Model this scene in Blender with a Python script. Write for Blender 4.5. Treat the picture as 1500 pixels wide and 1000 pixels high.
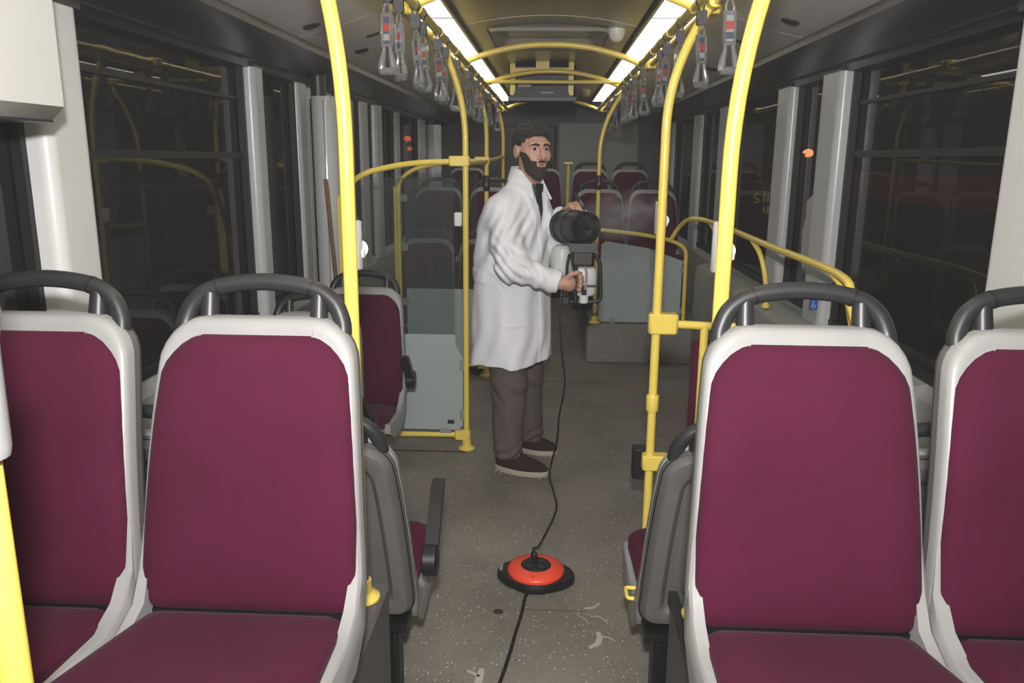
import bpy, math, random
import numpy as np
from mathutils import Vector, Matrix
random.seed(7)
rng = np.random.RandomState(3)
for o in list(bpy.data.objects): bpy.data.objects.remove(o)
SC = bpy.context.scene
COL = SC.collection

# ------------------------------------------------------------------ camera
F, CX, CY, CAMZ, NX, VP = 1167.0, 750.0, 500.0, 1.58, 705.0, (808.0, 233.0)
def cam_axes():
    d = np.array([(VP[0]-CX)/F, -(VP[1]-CY)/F, 1.0])
    vx, vy = d[0], d[1]
    nx = (NX-CX)/F; ny = -(1+nx*vx)/vy
    u = -np.array([nx, ny, 1.0]); u /= np.linalg.norm(u)
    d = d/np.linalg.norm(d)
    x = np.array([u[1]*d[2]-u[2]*d[1], u[2]*d[0]-u[0]*d[2], u[0]*d[1]-u[1]*d[0]])
    return np.array([x, d, u])          # rows: bus X, Y, Z axes in camera (right, up, forward)
AX = cam_axes()
cd = bpy.data.cameras.new('camera'); cam = bpy.data.objects.new('camera', cd); COL.objects.link(cam)
cd.sensor_width = 36; cd.lens = 36*F/1500; cd.clip_start = .02; cd.clip_end = 200
r, u, f = AX[:, 0], AX[:, 1], AX[:, 2]
cam.matrix_world = Matrix(((r[0], u[0], -f[0], 0), (r[1], u[1], -f[1], 0), (r[2], u[2], -f[2], CAMZ), (0, 0, 0, 1)))
SC.camera = cam
SC.view_settings.view_transform = 'Standard'; SC.view_settings.look = 'None'
SC.view_settings.gamma = 1; SC.view_settings.use_curve_mapping = False
SC.view_settings.exposure = 0.08

# ------------------------------------------------------------------ world and the photographer's flash
w = bpy.data.worlds.new('night'); SC.world = w; w.use_nodes = True
w.node_tree.nodes['Background'].inputs[0].default_value = (.004, .0042, .005, 1)
w.node_tree.nodes['Background'].inputs[1].default_value = 1
HAZE = .006              # fine disinfectant haze filling the air
wv_ = w.node_tree.nodes.new('ShaderNodeVolumeScatter'); wv_.inputs['Density'].default_value = HAZE; wv_.inputs['Anisotropy'].default_value = .2
w.node_tree.links.new(wv_.outputs[0], w.node_tree.nodes['World Output'].inputs['Volume'])
ld = bpy.data.lights.new('camera_flash', 'SPOT'); lo = bpy.data.objects.new('camera_flash', ld); COL.objects.link(lo)
ld.energy = 320; ld.spot_size = math.radians(140); ld.spot_blend = 1; ld.shadow_soft_size = .05; ld.color = (1, .97, .95)
lo.location = (.0, -.05, 1.86)
lo.rotation_euler = (Vector((-.1, 4.0, 1.35))-Vector(lo.location)).to_track_quat('-Z', 'Y').to_euler()
STRIP_POWER = 5        # brightness of the ceiling light diffusers

# ------------------------------------------------------------------ materials
def mat(name, color, rough=.5, metal=0, noise=0, nscale=8, bump=0, bscale=60, spec=.5, coat=0, sheen=0, alpha=1, trans=0):
    m = bpy.data.materials.new(name); m.use_nodes = True
    nt = m.node_tree; b = nt.nodes['Principled BSDF']
    b.inputs['Base Color'].default_value = (*color, 1); b.inputs['Roughness'].default_value = rough
    b.inputs['Metallic'].default_value = metal; b.inputs['Specular IOR Level'].default_value = spec
    b.inputs['Coat Weight'].default_value = coat; b.inputs['Sheen Weight'].default_value = sheen
    b.inputs['Alpha'].default_value = alpha; b.inputs['Transmission Weight'].default_value = trans
    tc = nt.nodes.new('ShaderNodeTexCoord')
    if noise:
        n = nt.nodes.new('ShaderNodeTexNoise'); n.inputs['Scale'].default_value = nscale; n.inputs['Detail'].default_value = 5
        nt.links.new(tc.outputs['Object'], n.inputs['Vector'])
        mx = nt.nodes.new('ShaderNodeMixRGB'); mx.blend_type = 'MIX'
        mx.inputs[1].default_value = (*[max(0, c*(1-noise)) for c in color], 1)
        mx.inputs[2].default_value = (*[min(1, c*(1+noise)) for c in color], 1)
        nt.links.new(n.outputs['Fac'], mx.inputs[0]); nt.links.new(mx.outputs[0], b.inputs['Base Color'])
    if bump:
        n2 = nt.nodes.new('ShaderNodeTexNoise'); n2.inputs['Scale'].default_value = bscale; n2.inputs['Detail'].default_value = 3
        nt.links.new(tc.outputs['Object'], n2.inputs['Vector'])
        bp = nt.nodes.new('ShaderNodeBump'); bp.inputs['Strength'].default_value = bump; bp.inputs['Distance'].default_value = .01
        nt.links.new(n2.outputs['Fac'], bp.inputs['Height']); nt.links.new(bp.outputs[0], b.inputs['Normal'])
    return m
def emit(name, color, strength):
    m = bpy.data.materials.new(name); m.use_nodes = True; nt = m.node_tree; nt.nodes.clear()
    e = nt.nodes.new('ShaderNodeEmission'); o = nt.nodes.new('ShaderNodeOutputMaterial')
    e.inputs[0].default_value = (*color, 1); e.inputs[1].default_value = strength
    nt.links.new(e.outputs[0], o.inputs[0]); return m
def pane(name, tint, diffuse=None, dfac=0, rough=0.0, ior=1.5, gloss=.95):
    """clear sheet: tinted see-through + fresnel mirror (+ a milky share)"""
    m = bpy.data.materials.new(name); m.use_nodes = True; nt = m.node_tree; nt.nodes.clear()
    o = nt.nodes.new('ShaderNodeOutputMaterial'); t = nt.nodes.new('ShaderNodeBsdfTransparent'); g = nt.nodes.new('ShaderNodeBsdfGlossy')
    fr = nt.nodes.new('ShaderNodeFresnel')
    ge = nt.nodes.new('ShaderNodeNewGeometry'); mr = nt.nodes.new('ShaderNodeMapRange')     # same mirror share on the rear face of the sheet
    mr.inputs[3].default_value = ior; mr.inputs[4].default_value = 1/ior
    nt.links.new(ge.outputs['Backfacing'], mr.inputs[0]); nt.links.new(mr.outputs[0], fr.inputs[0])
    t.inputs[0].default_value = (*tint, 1); g.inputs['Roughness'].default_value = rough; g.inputs[0].default_value = (gloss, gloss, gloss, 1)
    mx = nt.nodes.new('ShaderNodeMixShader')
    src = t.outputs[0]
    if diffuse:
        d = nt.nodes.new('ShaderNodeBsdfDiffuse'); d.inputs[0].default_value = (*diffuse, 1)
        m2 = nt.nodes.new('ShaderNodeMixShader'); m2.inputs[0].default_value = dfac
        nt.links.new(t.outputs[0], m2.inputs[1]); nt.links.new(d.outputs[0], m2.inputs[2]); src = m2.outputs[0]
    nt.links.new(fr.outputs[0], mx.inputs[0]); nt.links.new(src, mx.inputs[1]); nt.links.new(g.outputs[0], mx.inputs[2])
    nt.links.new(mx.outputs[0], o.inputs[0]); return m

M = {}
M['yellow'] = mat('yellow_paint', (.86, .66, .12), .32, noise=.06, nscale=5, coat=.2)
M['maroon'] = mat('maroon_plush', (.066, .0075, .0265), .85, noise=.3, nscale=4.5, bump=.1, bscale=420, sheen=.03, spec=.1)
M['shell'] = mat('seat_shell_pale_grey', (.29, .29, .285), .42, noise=.14, nscale=7)
M['shellback'] = mat('seat_back_grey', (.105, .102, .10), .5, noise=.1, nscale=9, bump=.05, bscale=300)
M['rubber'] = mat('dark_grey_plastic', (.020, .020, .022), .4, noise=.15, nscale=15)
M['black'] = mat('black_plastic', (.008, .008, .009), .45)
M['blackrubber'] = mat('black_seal', (.006, .006, .007), .55)
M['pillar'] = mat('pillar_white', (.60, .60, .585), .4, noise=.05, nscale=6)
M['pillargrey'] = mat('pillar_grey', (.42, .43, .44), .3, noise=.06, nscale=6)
M['column'] = mat('glossy_column', (.5, .51, .52), .13, noise=.04, nscale=6, spec=.7)
M['wallgrey'] = mat('wall_lining', (.26, .26, .25), .55, noise=.12, nscale=6, bump=.05, bscale=200)
M['header'] = mat('window_header', (.018, .018, .020), .3, noise=.2, nscale=4)
M['ceil'] = mat('ceiling_panel', (.62, .62, .60), .42, noise=.06, nscale=4)
M['ceilc'] = mat('ceiling_centre', (.36, .34, .25), .3, noise=.08, nscale=3)
M['ceiltrim'] = mat('ceiling_trim', (.035, .034, .03), .4)
M['hatch'] = mat('hatch_plastic', (.42, .41, .38), .4, noise=.05)
M['backwall'] = mat('rear_lining', (.075, .075, .075), .55, noise=.25, nscale=3)
M['whiteplastic'] = mat('white_plastic', (.72, .72, .70), .35, noise=.04)
M['greyplastic'] = mat('grey_plastic', (.28, .28, .28), .4, noise=.05)
M['glass'] = pane('window_glass', (.45, .46, .47), diffuse=(.3, .3, .3), dfac=.04, ior=1.5, gloss=.6)  # diffuse share lifts the dark panes, put in for haze and flare
M['acrylic'] = pane('clear_screen', (.82, .85, .85), diffuse=(.5, .52, .52), dfac=.035, ior=1.35)
M['frost'] = pane('frosted_screen', (.3, .32, .32), diffuse=(.42, .48, .49), dfac=.88, ior=1.3, rough=.2)
M['clear'] = pane('clear_handle', (.72, .73, .74), diffuse=(.75, .76, .78), dfac=.12, ior=1.7, rough=.07)
M['light'] = emit('light_diffuser', (1, .965, .86), STRIP_POWER)
M['coat'] = mat('white_cotton', (.78, .785, .83), .85, noise=.04, nscale=14, bump=.12, bscale=45, spec=.2)
M['trouser'] = mat('taupe_cotton', (.115, .092, .085), .9, noise=.12, nscale=18, bump=.12, bscale=40, spec=.15)
M['shoe'] = mat('dark_brown_suede', (.030, .019, .018), .9, noise=.2, nscale=30, spec=.15)
M['sole'] = mat('cream_sole', (.40, .36, .28), .7)
M['skin'] = mat('skin', (.52, .29, .22), .5, noise=.1, nscale=22, bump=.04, bscale=200)
M['hair'] = mat('dark_hair', (.016, .012, .010), .6, noise=.5, nscale=60, bump=.6, bscale=130)
M['beard'] = mat('short_beard', (.030, .020, .016), .8, noise=.6, nscale=90, bump=.5, bscale=160)
M['shirt'] = mat('grey_shirt', (.10, .105, .115), .8)
M['tie'] = mat('black_tie', (.010, .010, .012), .6)
M['eyewhite'] = mat('eye_white', (.42, .38, .35), .35)
M['iris'] = mat('dark_iris', (.018, .011, .008), .2)
M['lip'] = mat('lip', (.30, .11, .10), .5)
M['red'] = mat('orange_red_plastic', (.80, .075, .035), .38, noise=.05)
M['wood'] = mat('wooden_stick', (.20, .105, .06), .6, noise=.25, nscale=20)
M['steel'] = mat('steel', (.45, .45, .46), .3, metal=1)
M['blue'] = mat('blue_sticker', (.02, .09, .42), .4)
M['tank'] = mat('translucent_tank', (.55, .56, .56), .4, noise=.08, nscale=12)
M['labelred'] = mat('red_print', (.36, .05, .045), .5)
M['buckle'] = mat('buckle_plastic', (.014, .014, .016), .4)
M['cardpale'] = mat('card_pale', (.26, .26, .25), .5)
M['labelpale'] = mat('pale_print', (.60, .60, .58), .5)
M['labeldark'] = mat('dark_print', (.06, .07, .10), .5)
M['worn'] = mat('worn_white', (.42, .40, .36), .8, noise=.2, nscale=40)
M['stain'] = mat('dark_stain', (.03, .026, .023), .8)
M['asphalt'] = mat('asphalt', (.03, .03, .03), .9, noise=.2)
M['redglow'] = emit('red_lamp', (1, .10, .02), 6)
M['amberglow'] = emit('amber_lamp', (1, .30, .10), 9)
M['dimred'] = emit('dim_red_glow', (.05, .004, .002), 1)
M['yellowsign'] = emit('yellow_lettering', (.50, .36, .03), 1)
M['stickerremains'] = mat('torn_sticker', (.30, .29, .27), .8, noise=.5, nscale=45)

def floor_material():
    m = bpy.data.materials.new('speckled_vinyl'); m.use_nodes = True; nt = m.node_tree; b = nt.nodes['Principled BSDF']
    L = nt.links; N = nt.nodes.new
    tc = N('ShaderNodeTexCoord')
    n = N('ShaderNodeTexNoise'); n.inputs['Scale'].default_value = 2.2; n.inputs['Detail'].default_value = 8
    L.new(tc.outputs['Object'], n.inputs['Vector'])
    cr = N('ShaderNodeValToRGB'); cr.color_ramp.elements[0].position = .3; cr.color_ramp.elements[1].position = .72
    cr.color_ramp.elements[0].color = (.14, .127, .108, 1); cr.color_ramp.elements[1].color = (.26, .238, .21, 1)
    L.new(n.outputs['Fac'], cr.inputs[0])
    # pale and dark flecks: distance to voronoi points, only some cells carry one
    out = cr.outputs[0]
    for sc, rad, keep, col in ((70, .2, .72, (.62, .60, .55)), (95, .2, .7, (.022, .020, .018)), (130, .22, .8, (.45, .43, .39))):
        v = N('ShaderNodeTexVoronoi'); v.inputs['Scale'].default_value = sc; L.new(tc.outputs['Object'], v.inputs['Vector'])
        lt = N('ShaderNodeMath'); lt.operation = 'LESS_THAN'; lt.inputs[1].default_value = rad; L.new(v.outputs['Distance'], lt.inputs[0])
        sep = N('ShaderNodeSeparateColor'); L.new(v.outputs['Color'], sep.inputs[0])
        gt = N('ShaderNodeMath'); gt.operation = 'GREATER_THAN'; gt.inputs[1].default_value = keep; L.new(sep.outputs[0], gt.inputs[0])
        mu = N('ShaderNodeMath'); mu.operation = 'MULTIPLY'; L.new(lt.outputs[0], mu.inputs[0]); L.new(gt.outputs[0], mu.inputs[1])
        mx = N('ShaderNodeMixRGB'); L.new(mu.outputs[0], mx.inputs[0]); L.new(out, mx.inputs[1]); mx.inputs[2].default_value = (*col, 1)
        out = mx.outputs[0]
    # brown dirt
    n3 = N('ShaderNodeTexNoise'); n3.inputs['Scale'].default_value = 1.1; n3.inputs['Detail'].default_value = 6; L.new(tc.outputs['Object'], n3.inputs['Vector'])
    c3 = N('ShaderNodeValToRGB'); c3.color_ramp.elements[0].position = .52; c3.color_ramp.elements[1].position = .75
    c3.color_ramp.elements[0].color = (0, 0, 0, 1); c3.color_ramp.elements[1].color = (.6, .6, .6, 1); L.new(n3.outputs['Fac'], c3.inputs[0])
    mx = N('ShaderNodeMixRGB'); mx.blend_type = 'MULTIPLY'; L.new(c3.outputs[0], mx.inputs[0]); L.new(out, mx.inputs[1]); mx.inputs[2].default_value = (.62, .50, .36, 1)
    L.new(mx.outputs[0], b.inputs['Base Color'])
    b.inputs['Roughness'].default_value = .55
    return m
M['floor'] = floor_material()

# ------------------------------------------------------------------ mesh helpers
class MB:
    def __init__(s): s.v = []; s.f = []
    def add(s, vs, fs):
        o = len(s.v); s.v += [tuple(map(float, p)) for p in vs]; s.f += [tuple(i+o for i in q) for q in fs]; return s
    def box(s, x0, x1, y0, y1, z0, z1, bev=0):
        if not bev:
            return s.add([(x, y, z) for z in (z0, z1) for y in (y0, y1) for x in (x0, x1)],
                         [(0, 2, 3, 1), (4, 5, 7, 6), (0, 1, 5, 4), (2, 6, 7, 3), (0, 4, 6, 2), (1, 3, 7, 5)])
        b = bev
        ring = [(x0+b, y0), (x1-b, y0), (x1, y0+b), (x1, y1-b), (x1-b, y1), (x0+b, y1), (x0, y1-b), (x0, y0+b)]
        ins = [(x0+b, y0+b*.6), (x1-b, y0+b*.6), (x1-b*.6, y0+b), (x1-b*.6, y1-b), (x1-b, y1-b*.6), (x0+b, y1-b*.6), (x0+b*.6, y1-b), (x0+b*.6, y0+b)]
        return s.loft([[(x, y, z0) for x, y in ins], [(x, y, z0+b*.6) for x, y in ring], [(x, y, z1-b*.6) for x, y in ring], [(x, y, z1) for x, y in ins]])
    def loft(s, rings, closed=True, cap=True):
        n = len(rings[0]); vs = [p for q in rings for p in q]; fs = []
        for i in range(len(rings)-1):
            for j in range(n if closed else n-1):
                k = (j+1) % n; fs.append((i*n+j, i*n+k, (i+1)*n+k, (i+1)*n+j))
        if cap and closed:
            fs.append(tuple(reversed(range(n)))); fs.append(tuple(range((len(rings)-1)*n, len(rings)*n)))
        return s.add(vs, fs)
    def tube(s, pts, r, n=12, cap=True):
        P = [Vector(p) for p in pts]; R = r if isinstance(r, (list, tuple)) else [r]*len(P)
        t0 = (P[1]-P[0]).normalized(); a = Vector((0, 0, 1)) if abs(t0.z) < .9 else Vector((1, 0, 0))
        nrm = (a-t0*a.dot(t0)).normalized(); rings = []
        for i, p in enumerate(P):
            t = ((P[min(i+1, len(P)-1)]-P[max(i-1, 0)])).normalized()
            nrm = (nrm-t*nrm.dot(t)).normalized(); b = t.cross(nrm)
            rings.append([p+(nrm*math.cos(q)+b*math.sin(q))*R[i] for q in [2*math.pi*k/n for k in range(n)]])
        return s.loft(rings, True, cap)
    def lathe(s, prof, c=(0, 0, 0), axis=(0, 0, 1), n=24, sx=1, sy=1):
        ax = Vector(axis).normalized(); q = Vector((0, 0, 1)).rotation_difference(ax); c = Vector(c)
        return s.loft([[c+q@Vector((rr*math.cos(2*math.pi*k/n)*sx, rr*math.sin(2*math.pi*k/n)*sy, h)) for k in range(n)] for rr, h in prof])
    def prism(s, poly, a, b):
        """poly of (p,q) mapped by functions a->point"""
        return s.loft([[a(p, q) for p, q in poly], [b(p, q) for p, q in poly]])
    def ball(s, c, r, n=12, m=8):
        rx, ry, rz = r if isinstance(r, (tuple, list)) else (r, r, r)
        return s.loft([[(c[0]+rx*math.sin(t)*math.cos(2*math.pi*k/n), c[1]+ry*math.sin(t)*math.sin(2*math.pi*k/n), c[2]-rz*math.cos(t)) for k in range(n)]
                       for t in [math.pi*(i+.12)/(m+.24) for i in range(m+1)]])
    def mesh(s, name, m, smooth=True, ang=40):
        me = bpy.data.meshes.new(name); me.from_pydata(s.v, [], s.f); me.update()
        import bmesh
        bm = bmesh.new(); bm.from_mesh(me); bmesh.ops.recalc_face_normals(bm, faces=bm.faces)
        for f_ in bm.faces: f_.smooth = smooth
        if smooth:
            for e in bm.edges:
                if len(e.link_faces) == 2 and e.calc_face_angle(0) > math.radians(ang): e.smooth = False
        bm.to_mesh(me); bm.free()
        me.materials.append(m); return me
    def build(s, name, m, parent=None, smooth=True, ang=40):
        o = bpy.data.objects.new(name, s.mesh(name, m, smooth, ang)); COL.objects.link(o)
        if parent: o.parent = parent
        return o
def tag(o, label=None, cat=None, group=None, kind=None):
    if label: o['label'] = label
    if cat: o['category'] = cat
    if group: o['group'] = group
    if kind: o['kind'] = kind
    return o
def empty(name, loc=(0, 0, 0), rz=0):
    o = bpy.data.objects.new(name, None); COL.objects.link(o); o.location = loc; o.rotation_euler = (0, 0, rz); o.empty_display_size = .1; return o
def copy_tree(o, parent=None):
    c = o.copy(); COL.objects.link(c)
    if parent: c.parent = parent
    for ch in list(o.children): copy_tree(ch, c)
    return c
def arc_path(pts, rad, n=6):
    """polyline with rounded corners"""
    P = [Vector(p) for p in pts]; out = [P[0]]
    for i in range(1, len(P)-1):
        a, b, c = P[i-1], P[i], P[i+1]; d1 = (a-b).normalized(); d2 = (c-b).normalized()
        L = min(rad, (a-b).length*.49, (c-b).length*.49)
        p0, p2 = b+d1*L, b+d2*L
        for k in range(n+1):
            t = k/n; out.append(p0*(1-t)**2+b*2*t*(1-t)+p2*t*t)
    out.append(P[-1]); return out
def spline(pts, n=8):
    P = [Vector(p) for p in pts]; Q = [P[0]*2-P[1]]+P+[P[-1]*2-P[-2]]; out = []
    for i in range(1, len(Q)-2):
        for k in range(n):
            t = k/n; a, b, c, d = Q[i-1:i+3]
            out.append(.5*((2*b)+(c-a)*t+(2*a-5*b+4*c-d)*t*t+(3*b-a-3*c+d)*t**3))
    out.append(P[-1]); return out

# ------------------------------------------------------------------ the bus: shell
LX, RX = -1.33, 1.27           # inner faces of the pillars
GL, GR = LX-.085, RX+.085      # glass planes
Y0, Y1 = -2.2, 10.4
ZT = 1.985                     # top of the windows
SILL = .83

fl = MB().box(GL-.05, GR+.05, Y0, Y1, -.08, 0).build('floor', M['floor'], smooth=False)
tag(fl, 'grey-brown speckled vinyl bus floor', kind='structure')
def patch(cx, cy, pts, m, name='worn_patch'):
    n = len(pts)
    mb = MB().loft([[(cx+p[0], cy+p[1], .0001) for p in pts], [(cx+p[0]*.95, cy+p[1]*.95, .0012) for p in pts]])
    return mb.build(name, m, fl, smooth=False)
def streak(pts, wd, m):
    P = [Vector((*p, 0)) for p in pts]; a = []; b = []
    for i, p in enumerate(P):
        t = (P[min(i+1, len(P)-1)]-P[max(i-1, 0)]).normalized(); q = Vector((-t.y, t.x, 0))*wd*(.35+.65*math.sin(math.pi*(i+.6)/(len(P)+.2)))
        a.append(p+q); b.append(p-q)
    ring = a+b[::-1]
    return MB().loft([[(p.x, p.y, .0001) for p in ring], [(p.x, p.y, .0011) for p in ring]]).build('worn_patch', m, fl, smooth=False)
streak([(.155, 2.36), (.185, 2.385), (.195, 2.42), (.19, 2.455)], .011, M['worn'])
streak([(.20, 2.43), (.225, 2.425), (.245, 2.405)], .003, M['worn'])
streak([(.15, 2.60), (.18, 2.605), (.205, 2.635)], .006, M['worn'])
streak([(.12, 2.56), (.15, 2.53), (.16, 2.50)], .002, M['worn'])
streak([(.17, 2.55), (.20, 2.55), (.225, 2.52), (.225, 2.50)], .0025, M['worn'])
streak([(-.205, 2.12), (-.195, 2.17), (-.19, 2.23)], .012, M['worn'])
streak([(-.235, 2.215), (-.215, 2.205), (-.195, 2.19)], .006, M['worn'])
patch(-.16, 2.56, [(.019*math.cos(t), .017*math.sin(t)) for t in np.linspace(0, 6.0, 12)], M['stain'], 'floor_stain')
MB().box(-.10, .16, 2.579, 2.581, .0001, .0006).build('floor_seam', M['stain'], fl, smooth=False)
MB().box(-1.25, -.44, 4.13, 4.142, .0001, .002).build('floor_seam', M['blackrubber'], fl, smooth=False)
MB().box(-.5, .4, 5.6, 5.606, .0001, .001).build('floor_seam', M['stain'], fl, smooth=False)

# lower walls (lining under the windows), sill ledge
for side, gx, s in (('left', GL, 1), ('right', GR, -1)):
    mb = MB()
    prof = [(0, 0), (.075, 0), (.078, .50), (.06, .78), (.02, SILL), (0, SILL)]
    segs = [(Y0, Y1)] if side == 'right' else [(Y0, 4.62), (5.72, Y1)]
    for a, b in segs:
        mb.loft([[(gx+s*p, a, z) for p, z in prof], [(gx+s*p, b, z) for p, z in prof]])
    wo = mb.build('wall_'+side, M['wallgrey'], ang=20); tag(wo, 'grey lower side lining under the dark windows on the %s' % ('door side' if s > 0 else 'wheelchair bay side'), kind='structure')
    # header above the windows
    hp = [(0, ZT-.02), (.05, ZT-.015), (.085, ZT+.01), (.20, ZT+.035), (.305, ZT+.068), (.312, ZT+.12), (0, ZT+.2)]
    mb = MB().loft([[(gx+s*p, Y0, z) for p, z in hp], [(gx+s*p, Y1, z) for p, z in hp]])
    mb.build('window_header', M['header'], wo, ang=25)
    MB().loft([[(gx+s*p, Y0, z) for p, z in [(.084, ZT+.004), (.10, ZT+.004), (.10, ZT+.016), (.084, ZT+.016)]],
               [(gx+s*p, Y1, z) for p, z in [(.084, ZT+.004), (.10, ZT+.004), (.10, ZT+.016), (.084, ZT+.016)]]]).build('header_trim', M['rubber'], wo)
    MB().box(*sorted((gx+s*.002, gx+s*.035)), *( (Y0, Y1) if side == 'right' else (Y0, 4.6)), SILL, SILL+.025).build('window_seal', M['blackrubber'], wo, smooth=False)
    if side == 'left': WL = wo
    else: WR = wo

lp = [(GR-.015, .0), (GR-.015, SILL), (1.18, .805), (1.135, .79), (1.12, .74), (1.12, 0)]
MB().loft([[(x, 2.74, z) for x, z in lp], [(x, 6.17, z) for x, z in lp]]).build('bay_ledge', M['wallgrey'], WR, ang=20)
def pillar(parent, gx, s, y0, y1, d, m, ztop=ZT, zb=SILL-.03, ch=.03):
    rc = min(.032, d*.55, (y1-y0)*.3); P = [(0, y0), (d-rc-.004, y0)]
    P += [(d-rc+rc*math.sin(t), y0+rc-rc*math.cos(t)) for t in np.linspace(0, math.pi/2, 6)]
    P += [(d, y0+rc+.004), (d, y1-rc-.004)]
    P += [(d-rc+rc*math.cos(t), y1-rc+rc*math.sin(t)) for t in np.linspace(0, math.pi/2, 6)]
    P += [(d-rc-.004, y1), (0, y1)]
    o = MB().loft([[(gx+s*p, y, z) for p, y in P] for z in (zb, ztop)]).build('pillar', m, parent, ang=40)
    for yy in (y0-.022, y1):
        MB().box(*sorted((gx+s*.001, gx+s*.03)), yy, yy+.022, zb, ztop).build('window_seal', M['blackrubber'], o, smooth=False)
    MB().box(*sorted((gx+s*.0, gx+s*(d+.004))), y0-.004, y1+.004, ztop-.012, ztop+.02).build('pillar_cap', M['rubber'], o, smooth=False)
    return o
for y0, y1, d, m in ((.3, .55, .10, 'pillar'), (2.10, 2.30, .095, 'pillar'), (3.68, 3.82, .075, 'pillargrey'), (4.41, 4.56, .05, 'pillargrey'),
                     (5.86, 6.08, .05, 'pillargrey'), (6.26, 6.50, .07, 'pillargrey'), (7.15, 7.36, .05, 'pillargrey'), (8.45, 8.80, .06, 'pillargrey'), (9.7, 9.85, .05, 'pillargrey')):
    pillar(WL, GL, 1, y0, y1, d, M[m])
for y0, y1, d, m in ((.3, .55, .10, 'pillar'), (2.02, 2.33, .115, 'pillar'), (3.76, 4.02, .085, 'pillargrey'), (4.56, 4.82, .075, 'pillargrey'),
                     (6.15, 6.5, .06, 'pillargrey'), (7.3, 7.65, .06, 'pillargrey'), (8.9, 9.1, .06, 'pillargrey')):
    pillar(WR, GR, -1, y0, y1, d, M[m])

# windows: panes between the pillars, with a horizontal bar for the hinged top light
def window(n, gx, s, y0, y1, bar=None):
    g = MB().box(*sorted((gx-s*.012, gx-s*.004)), y0-.01, y1+.01, SILL, ZT).build('window_%d' % n, M['glass'], smooth=False)
    tag(g, 'dark window pane showing night outside', kind='structure')
    if bar:
        MB().box(*sorted((gx-s*.003, gx+s*.012)), y0+.02, y1-.02, bar, bar+.028).build('vent_bar', M['blackrubber'], g, smooth=False)
    return g
k = 1
for gx, s, sp in ((GL, 1, ((-2.1, .3, 0), (.55, 2.10, 0), (2.30, 3.68, 1.57), (3.82, 4.41, 0), (6.5, 7.15, 0), (7.36, 8.45, 0), (8.8, 9.7, 0))),
                  (GR, -1, ((-2.1, .3, 0), (.55, 2.02, 0), (2.33, 3.76, 1.60), (4.02, 4.56, 0), (4.82, 6.15, 0), (6.5, 7.3, 0), (7.65, 8.9, 0), (9.1, 10.3, 0)))):
    for y0, y1, bar in sp:
        g = window(k, gx, s, y0, y1, bar); k += 1
        if abs(y0-2.3) < .05:
            MB().box(*sorted((gx-s*.002, gx+s*.02)), y0+.05 if s > 0 else y0+.05, y0+.075, 1.69, 1.75).build('vent_latch', M['steel'], g)
            MB().box(*sorted((gx-s*.002, gx+s*.010)), y0+.02, y1-.02, ZT-.16, ZT-.145).build('vent_rail', M['blackrubber'], g, smooth=False)

# left door: two leaves, each a grey frame with a pane
for n, (a, b) in enumerate(((4.64, 5.17), (5.19, 5.72))):
    fr = MB().box(GL-.02, GL+.025, a, a+.05, .02, ZT).box(GL-.02, GL+.025, b-.05, b, .02, ZT).box(GL-.02, GL+.025, a+.05, b-.05, .02, .16).box(GL-.02, GL+.025, a+.05, b-.05, ZT-.08, ZT)
    d = fr.build('door_%d' % (n+1), M['pillargrey'], smooth=False); tag(d, 'glazed passenger door leaf with slim grey frame', kind='structure')
    MB().box(GL-.004, GL+.004, a+.05, b-.05, .16, ZT-.08).build('door_pane', M['glass'], d, smooth=False)
    MB().box(GL-.022, GL+.03, b if n == 0 else b, b+.015, .02, ZT).build('door_seal', M['blackrubber'], d, smooth=False)
    MB().tube(arc_path([(GL+.03, a+.1, 1.28), (GL+.09, a+.1, 1.28), (GL+.09, b-.1, 1.02), (GL+.03, b-.1, 1.02)], .04), .014).build('door_handle', M['yellow'], d)

# glossy round column housings beside the doors
for x, y, rr, zt, lab in ((-1.245, 4.47, .068, 1.90, 'glossy white rounded door column beside the leaning wooden stick'), (-1.30, 8.95, .09, 1.93, 'glossy pale column beyond the second glass screen near the rear')):
    c = MB().lathe([(rr*.96, 0), (rr, .01), (rr, zt-.01), (rr*.97, zt)], (x, y, 0), n=32).build('door_column', M['column'])
    tag(c, lab, 'column')
    MB().lathe([(rr*.6, zt), (rr*.6, 2.02)], (x-.03, y, 0), n=16).build('column_neck', M['rubber'], c)
    MB().tube([(x+rr*.2, y-rr*1.0, .05), (x+rr*.2, y-rr*1.0, zt-.02)], .004, 6).build('column_seam', M['greyplastic'], c)

# ceiling: curved centre, side panels, light troughs
def zc(x): return 2.300-.055*((x+.03)/.46)**2
cx0, cx1 = -.458, .425
cl = MB()
NY = [(Y0, 2.0), (2.006, 4.36), (4.366, 5.62), (5.626, 6.95), (6.956, 8.3), (8.306, Y1)]
def archslab(mb, xa, xb, ya, yb, fz, th=.02, n=14):
    xs = [xa+(xb-xa)*i/n for i in range(n+1)]
    ring = [(x, fz(x)) for x in xs]+[(x, fz(x)+th) for x in reversed(xs)]
    return mb.loft([[(x, ya, z) for x, z in ring], [(x, yb, z) for x, z in ring]])
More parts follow.
